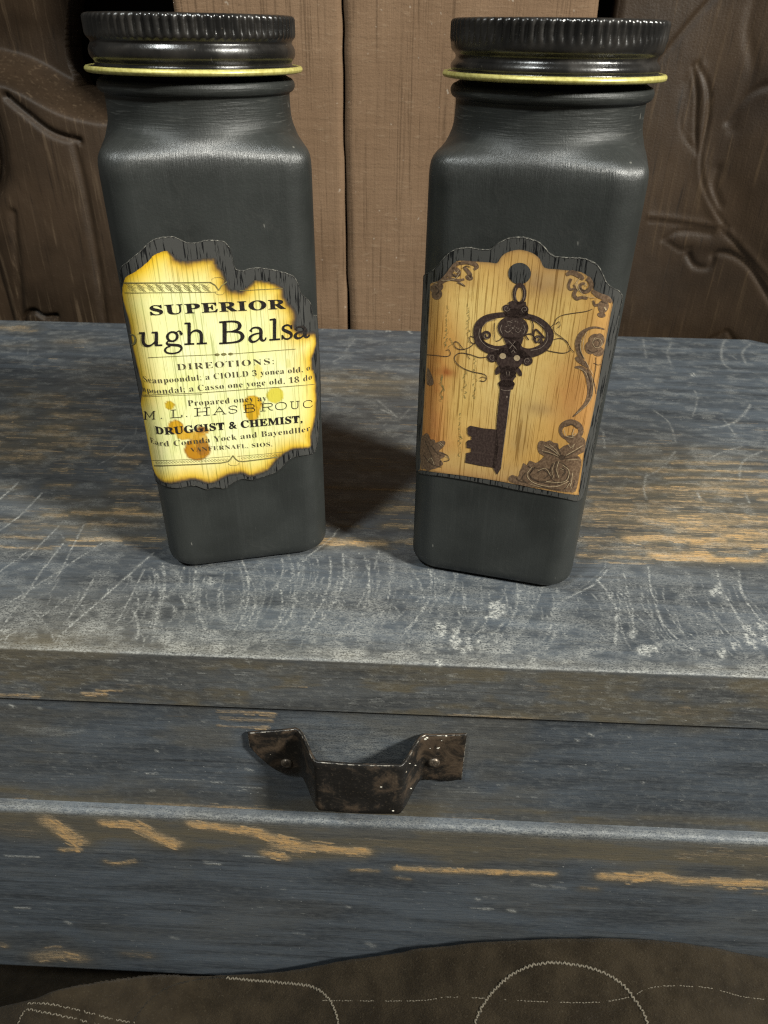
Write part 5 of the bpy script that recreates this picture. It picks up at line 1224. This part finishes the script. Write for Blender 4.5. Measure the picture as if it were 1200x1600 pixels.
# holes and highlights in the key
k = Z2()
k.ell(520, 684, 17, 15); k.ell(593, 694, 16, 15)
k.link('key_print', .00062, PALE_LINE, lambda c: round(c[0]))
k = Z2()
for q, w in [([(588, 330), (582, 362), (590, 392)], 3), ([(628, 330), (634, 362), (626, 395)], 3), ([(402, 540), (396, 575), (412, 610), (450, 640), (500, 652)], 3), ([(418, 530), (440, 505), (490, 492)], 2.5), ([(752, 560), (752, 600), (720, 640), (665, 655)], 3), ([(690, 500), (735, 535)], 2.5), ([(516, 520), (508, 545), (518, 568)], 3.5), ([(628, 520), (636, 545), (628, 570)], 3), ([(530, 550), (545, 560), (560, 552)], 4), ([(585, 552), (600, 562), (615, 548)], 3), ([(540, 508), (555, 505), (570, 512)], 3), ([(550, 605), (575, 630), (592, 650)], 3), ([(585, 606), (570, 625), (555, 645)], 3), ([(510, 858), (540, 864), (560, 860)], 3), ([(558, 870), (546, 980), (528, 1120), (510, 1260)], 2.4), ([(538, 765), (542, 785)], 2.5), ([(556, 764), (552, 785)], 2.5), ([(565, 665), (575, 655), (585, 668)], 3)]:
    k.line(q, w)
for cx, cy, a in ((540, 436, 0), (634, 442, 2), (466, 690, 1), (648, 708, 2), (437, 578, 1.2), (700, 600, 4)): k.spiral(cx, cy, 17, 5, a, 1.1, 2.6, 2)
k.ell(572, 538, 5, 5); k.ell(541, 896, 5, 5)
for _ in range(26):
    a = random.uniform(0, 6.28); r = random.uniform(5, 60); x, y = 573 + r * math.cos(a), 538 + .75 * r * math.sin(a)
    k.line([(x, y), (x + random.uniform(-8, 8), y + random.uniform(-6, 6))], random.uniform(1.5, 3), 0)
k.link('key_print', .00063, KEY_LIGHT)

# fine pen flourishes and script
k = Z2()
k.line([(378, 612), (345, 640), (300, 650), (270, 635), (268, 612), (285, 612), (305, 635), (318, 652)], 4)
k.line([(345, 585), (352, 610), (375, 618), (372, 590), (350, 580)], 4)
k.line([(440, 688), (400, 692), (350, 676), (300, 668), (272, 685), (275, 715), (310, 745), (360, 765), (420, 778), (436, 795), (425, 815), (400, 812)], 4)
k.line([(400, 800), (415, 792), (432, 800)], 3); k.line([(330, 650), (335, 680), (350, 700)], 3)
k.line([(128, 678), (180, 682), (228, 686), (248, 675), (240, 652), (225, 655)], 3.4)
k.line([(760, 540), (785, 520), (800, 490), (830, 472), (880, 462), (950, 452), (985, 440)], 3.4)
k.line([(795, 520), (812, 505), (818, 525), (806, 538)], 3)
k.line([(785, 530), (790, 560), (830, 590), (862, 625), (868, 655), (840, 668), (800, 665), (750, 655)], 4)
k.line([(780, 600), (815, 592), (850, 605), (870, 640), (890, 665)], 3.4)
k.line([(1000, 690), (1000, 740), (990, 800), (985, 860)], 2.5); k.line([(990, 720), (1010, 730), (1030, 725)], 2.5)
k.link('flourish_print', .00056, SEPIA_DK, lambda c: c[0] > 800)
k = Z2()
for x0, ya, yb, dens in [(232, 420, 640, 26), (342, 410, 600, 22), (322, 760, 900, 18), (300, 980, 1200, 24), (205, 790, 910, 20), (375, 690, 900, 18), (250, 590, 640, 6)]:
    y = ya
    while y < yb:
        L = random.uniform(8, 20); x = x0 + random.uniform(-6, 6) - (y - ya) * .02
        k.line([(x, y), (x + random.uniform(-9, 9), y + L * .5), (x + random.uniform(-5, 5), y + L)], random.uniform(1.2, 3), 4)
        y += L * random.uniform(.7, 1.6)
k.line([(205, 780), (200, 830), (212, 850), (198, 880), (207, 910)], 3); 
k.link('flourish_print', .00054, INK_LINE, lambda c: (c[0] > 718) + 2 * (c[1] > 565))

# corner ornaments
def corner(c):
    x, y = (c[0] - 630) * 3.3333, (c[1] - 350) * 3.3333
    if y < 500: return 0 if x < 600 else 1
    if x < 400: return 2 if y > 950 else 3
    return 4 if y > 1008 else 5
k = Z2()
# top left
k.line([(150, 330), (185, 320), (200, 300), (240, 285), (290, 290), (320, 285)], [18, 24, 26, 16, 14, 10]); k.spiral(275, 255, 30, 8, 2.4, 1.1, 26, 12); k.line([(290, 205), (330, 198), (370, 205), (385, 220), (370, 235)], [14, 18, 22, 22, 10])
k.line([(320, 225), (335, 240), (350, 262), (340, 280)], [16, 20, 22, 14]); k.ell(346, 276, 20, 14, .3); k.line([(200, 292), (230, 262), (270, 212), (300, 200)], [10, 16, 22, 12]); k.ell(180, 330, 34, 24, -.5); k.ell(180, 362, 26, 30, .2); k.line([(285, 300), (310, 312), (325, 322)], [12, 10, 4])
# top right
k.line([(985, 345), (1020, 370), (1060, 385), (1080, 405)], [18, 30, 28, 14]); k.spiral(942, 320, 44, 10, -1.2, 1.0, 26, 12); k.line([(850, 262), (880, 250), (920, 268), (940, 285)], [16, 26, 26, 18]); k.line([(875, 282), (862, 318), (872, 338), (895, 330), (888, 312)], [14, 14, 12, 10, 6])
k.line([(905, 335), (890, 365), (905, 385), (930, 380), (960, 385)], [16, 20, 20, 16, 12]); k.ell(1040, 425, 26, 36, .2); k.ell(1030, 470, 20, 14, .2); k.line([(990, 395), (1000, 420), (1030, 410)], [10, 14, 14])
# flower and stem at the right edge
k.line([(1045, 545), (1000, 535), (960, 545), (925, 575), (910, 620), (918, 670), (935, 710)], [6, 10, 16, 26, 30, 26, 12])
k.ell(1000, 610, 36, 42); k.ell(975, 640, 28, 34); k.ell(1012, 660, 28, 26); k.ell(1020, 600, 24, 34)
k.line([(900, 690), (915, 705), (945, 725), (960, 745)], [14, 24, 24, 8]); k.line([(895, 742), (930, 745), (955, 775), (968, 820), (970, 880), (950, 930), (915, 970), (885, 1000)], [8, 18, 26, 30, 28, 20, 12, 5]); k.line([(935, 700), (965, 760), (990, 820), (1000, 880)], [5, 5, 4, 4])
# bottom right acanthus
k.ring(872, 1072, 52, 44, [26, 24, 18, 14, 18, 26, 30, 28, 26]); k.line([(905, 1110), (925, 1125), (935, 1145)], [24, 36, 22]); k.ell(880, 1120, 34, 22, .4)
k.poly([(705, 1135), (720, 1125), (745, 1130), (765, 1122), (785, 1135), (808, 1140), (812, 1170), (840, 1150), (880, 1140), (930, 1130), (945, 1150), (935, 1185), (905, 1200), (925, 1225), (915, 1290), (900, 1370), (880, 1395), (800, 1385), (720, 1370), (640, 1362), (560, 1340), (550, 1318), (570, 1302), (600, 1312), (608, 1285), (620, 1262), (628, 1240), (645, 1252), (660, 1228), (690, 1240), (712, 1228), (735, 1205), (712, 1192), (700, 1165)], 2)
# bottom left blossom
for a, r in ((-1.5, 95), (-1.05, 80), (-.6, 110), (-.1, 92), (.35, 85), (.8, 60)): k.ell(120 + r * .55 * math.cos(a), 1210 + r * .75 * math.sin(a), 22, r * .55, a + math.pi / 2)
k.poly([(102, 1100), (150, 1120), (185, 1150), (190, 1200), (200, 1250), (170, 1270), (100, 1272)], 2)
k.poly([(132, 745), (150, 775), (162, 812), (158, 835), (128, 832)], 2)
k.link('filigree_print', .00052, SEPIA, corner)
k = Z2()
for q, w in [([(742, 1160), (780, 1180), (820, 1205)], 5), ([(730, 1185), (775, 1195), (815, 1212)], 5), ([(800, 1150), (815, 1180), (825, 1205)], 5), ([(840, 1210), (880, 1190), (920, 1165)], 5), ([(845, 1218), (885, 1212), (915, 1210)], 4), ([(800, 1230), (790, 1270), (800, 1320)], 6), ([(780, 1240), (765, 1280), (775, 1320)], 4), ([(690, 1260), (660, 1300), (690, 1330), (740, 1345), (800, 1350), (850, 1330)], 6), ([(700, 1290), (730, 1275), (760, 1300), (735, 1320)], 6), ([(640, 1290), (620, 1320), (640, 1340)], 6), ([(590, 1320), (610, 1335), (650, 1345)], 5), ([(868, 1300), (860, 1350), (840, 1375)], 6), ([(890, 1330), (880, 1370)], 5), ([(705, 1360), (760, 1372), (820, 1380)], 5), ([(830, 1265), (845, 1285), (830, 1305)], 8), ([(650, 1255), (670, 1268), (690, 1262)], 5),
             ([(915, 620), (925, 665), (945, 700)], 5), ([(960, 770), (975, 830), (965, 900)], 5), ([(985, 615), (1005, 600), (1020, 615), (1010, 635), (990, 630)], 3), ([(960, 650), (985, 665), (1010, 655)], 4), ([(850, 1050), (880, 1040), (905, 1060)], 5), ([(150, 1150), (180, 1190), (200, 1200)], 4), ([(120, 1130), (150, 1200), (160, 1240)], 4), ([(200, 1190), (230, 1200), (240, 1225), (215, 1232)], 4), ([(110, 1200), (150, 1245), (200, 1262)], 4), ([(255, 255), (275, 270), (300, 262)], 5), ([(920, 330), (945, 345), (965, 330)], 5), ([(1030, 400), (1055, 410)], 6), ([(310, 228), (330, 215), (350, 222)], 4), ([(170, 320), (190, 345), (175, 365)], 5)]:
    k.line(q, w)
k.ell(828, 1212, 16, 13); k.ring(812, 1290, 48, 52, 4); k.ring(720, 1302, 60, 36, 4)
k.link('filigree_print', .00056, SEPIA_DK, corner)
k = Z2()
for q, w in [([(735, 1150), (775, 1170), (808, 1196)], 2.4), ([(760, 1140), (795, 1172), (815, 1200)], 2), ([(722, 1175), (770, 1188), (808, 1206)], 2.4), ([(850, 1200), (890, 1175), (930, 1150)], 2.6), ([(850, 1225), (890, 1222), (915, 1225)], 2), ([(812, 1228), (800, 1275), (812, 1318)], 3), ([(790, 1238), (776, 1280), (786, 1318)], 2), ([(830, 1250), (862, 1280), (850, 1330), (800, 1342), (745, 1335)], 3), ([(672, 1262), (646, 1300), (672, 1338), (730, 1358), (800, 1362), (860, 1335)], 3), ([(705, 1280), (742, 1268), (768, 1305)], 2.4), ([(880, 1290), (872, 1350)], 3), ([(850, 1370), (865, 1345), (872, 1372)], 2.4), ([(660, 1350), (720, 1366)], 2), ([(820, 1268), (836, 1276)], 3), ([(860, 1140), (872, 1160), (890, 1142), (880, 1165)], 2),
             ([(928, 600), (924, 650), (948, 705), (985, 780)], 2.4), ([(955, 560), (940, 600), (938, 650)], 3), ([(910, 745), (945, 765), (960, 800)], 2), ([(978, 790), (985, 860), (960, 930), (900, 985)], 2), ([(995, 590), (1025, 600), (1028, 630), (1000, 640), (985, 615), (995, 590)], 2), ([(840, 1070), (850, 1100), (885, 1108)], 3), ([(900, 1085), (880, 1100), (890, 1060)], 3), ([(185, 1135), (200, 1150)], 2), ([(190, 1130), (215, 1150)], 2), ([(130, 1235), (150, 1215), (165, 1250)], 2), ([(220, 1205), (238, 1212)], 2),
             ([(205, 290), (240, 290), (275, 280), (300, 245)], 2.4), ([(268, 240), (280, 250), (290, 238)], 2.4), ([(296, 300), (318, 316)], 2), ([(905, 300), (925, 350), (960, 375), (1000, 380)], 2.4), ([(920, 280), (900, 310), (912, 345)], 2.6), ([(945, 310), (958, 320), (950, 300)], 2.4), ([(1045, 430), (1052, 445)], 7), ([(340, 270), (352, 284)], 2), ([(160, 300), (185, 310)], 3)]:
    k.line(q, w)
k.link('filigree_print', .00060, PALE_LINE, corner)
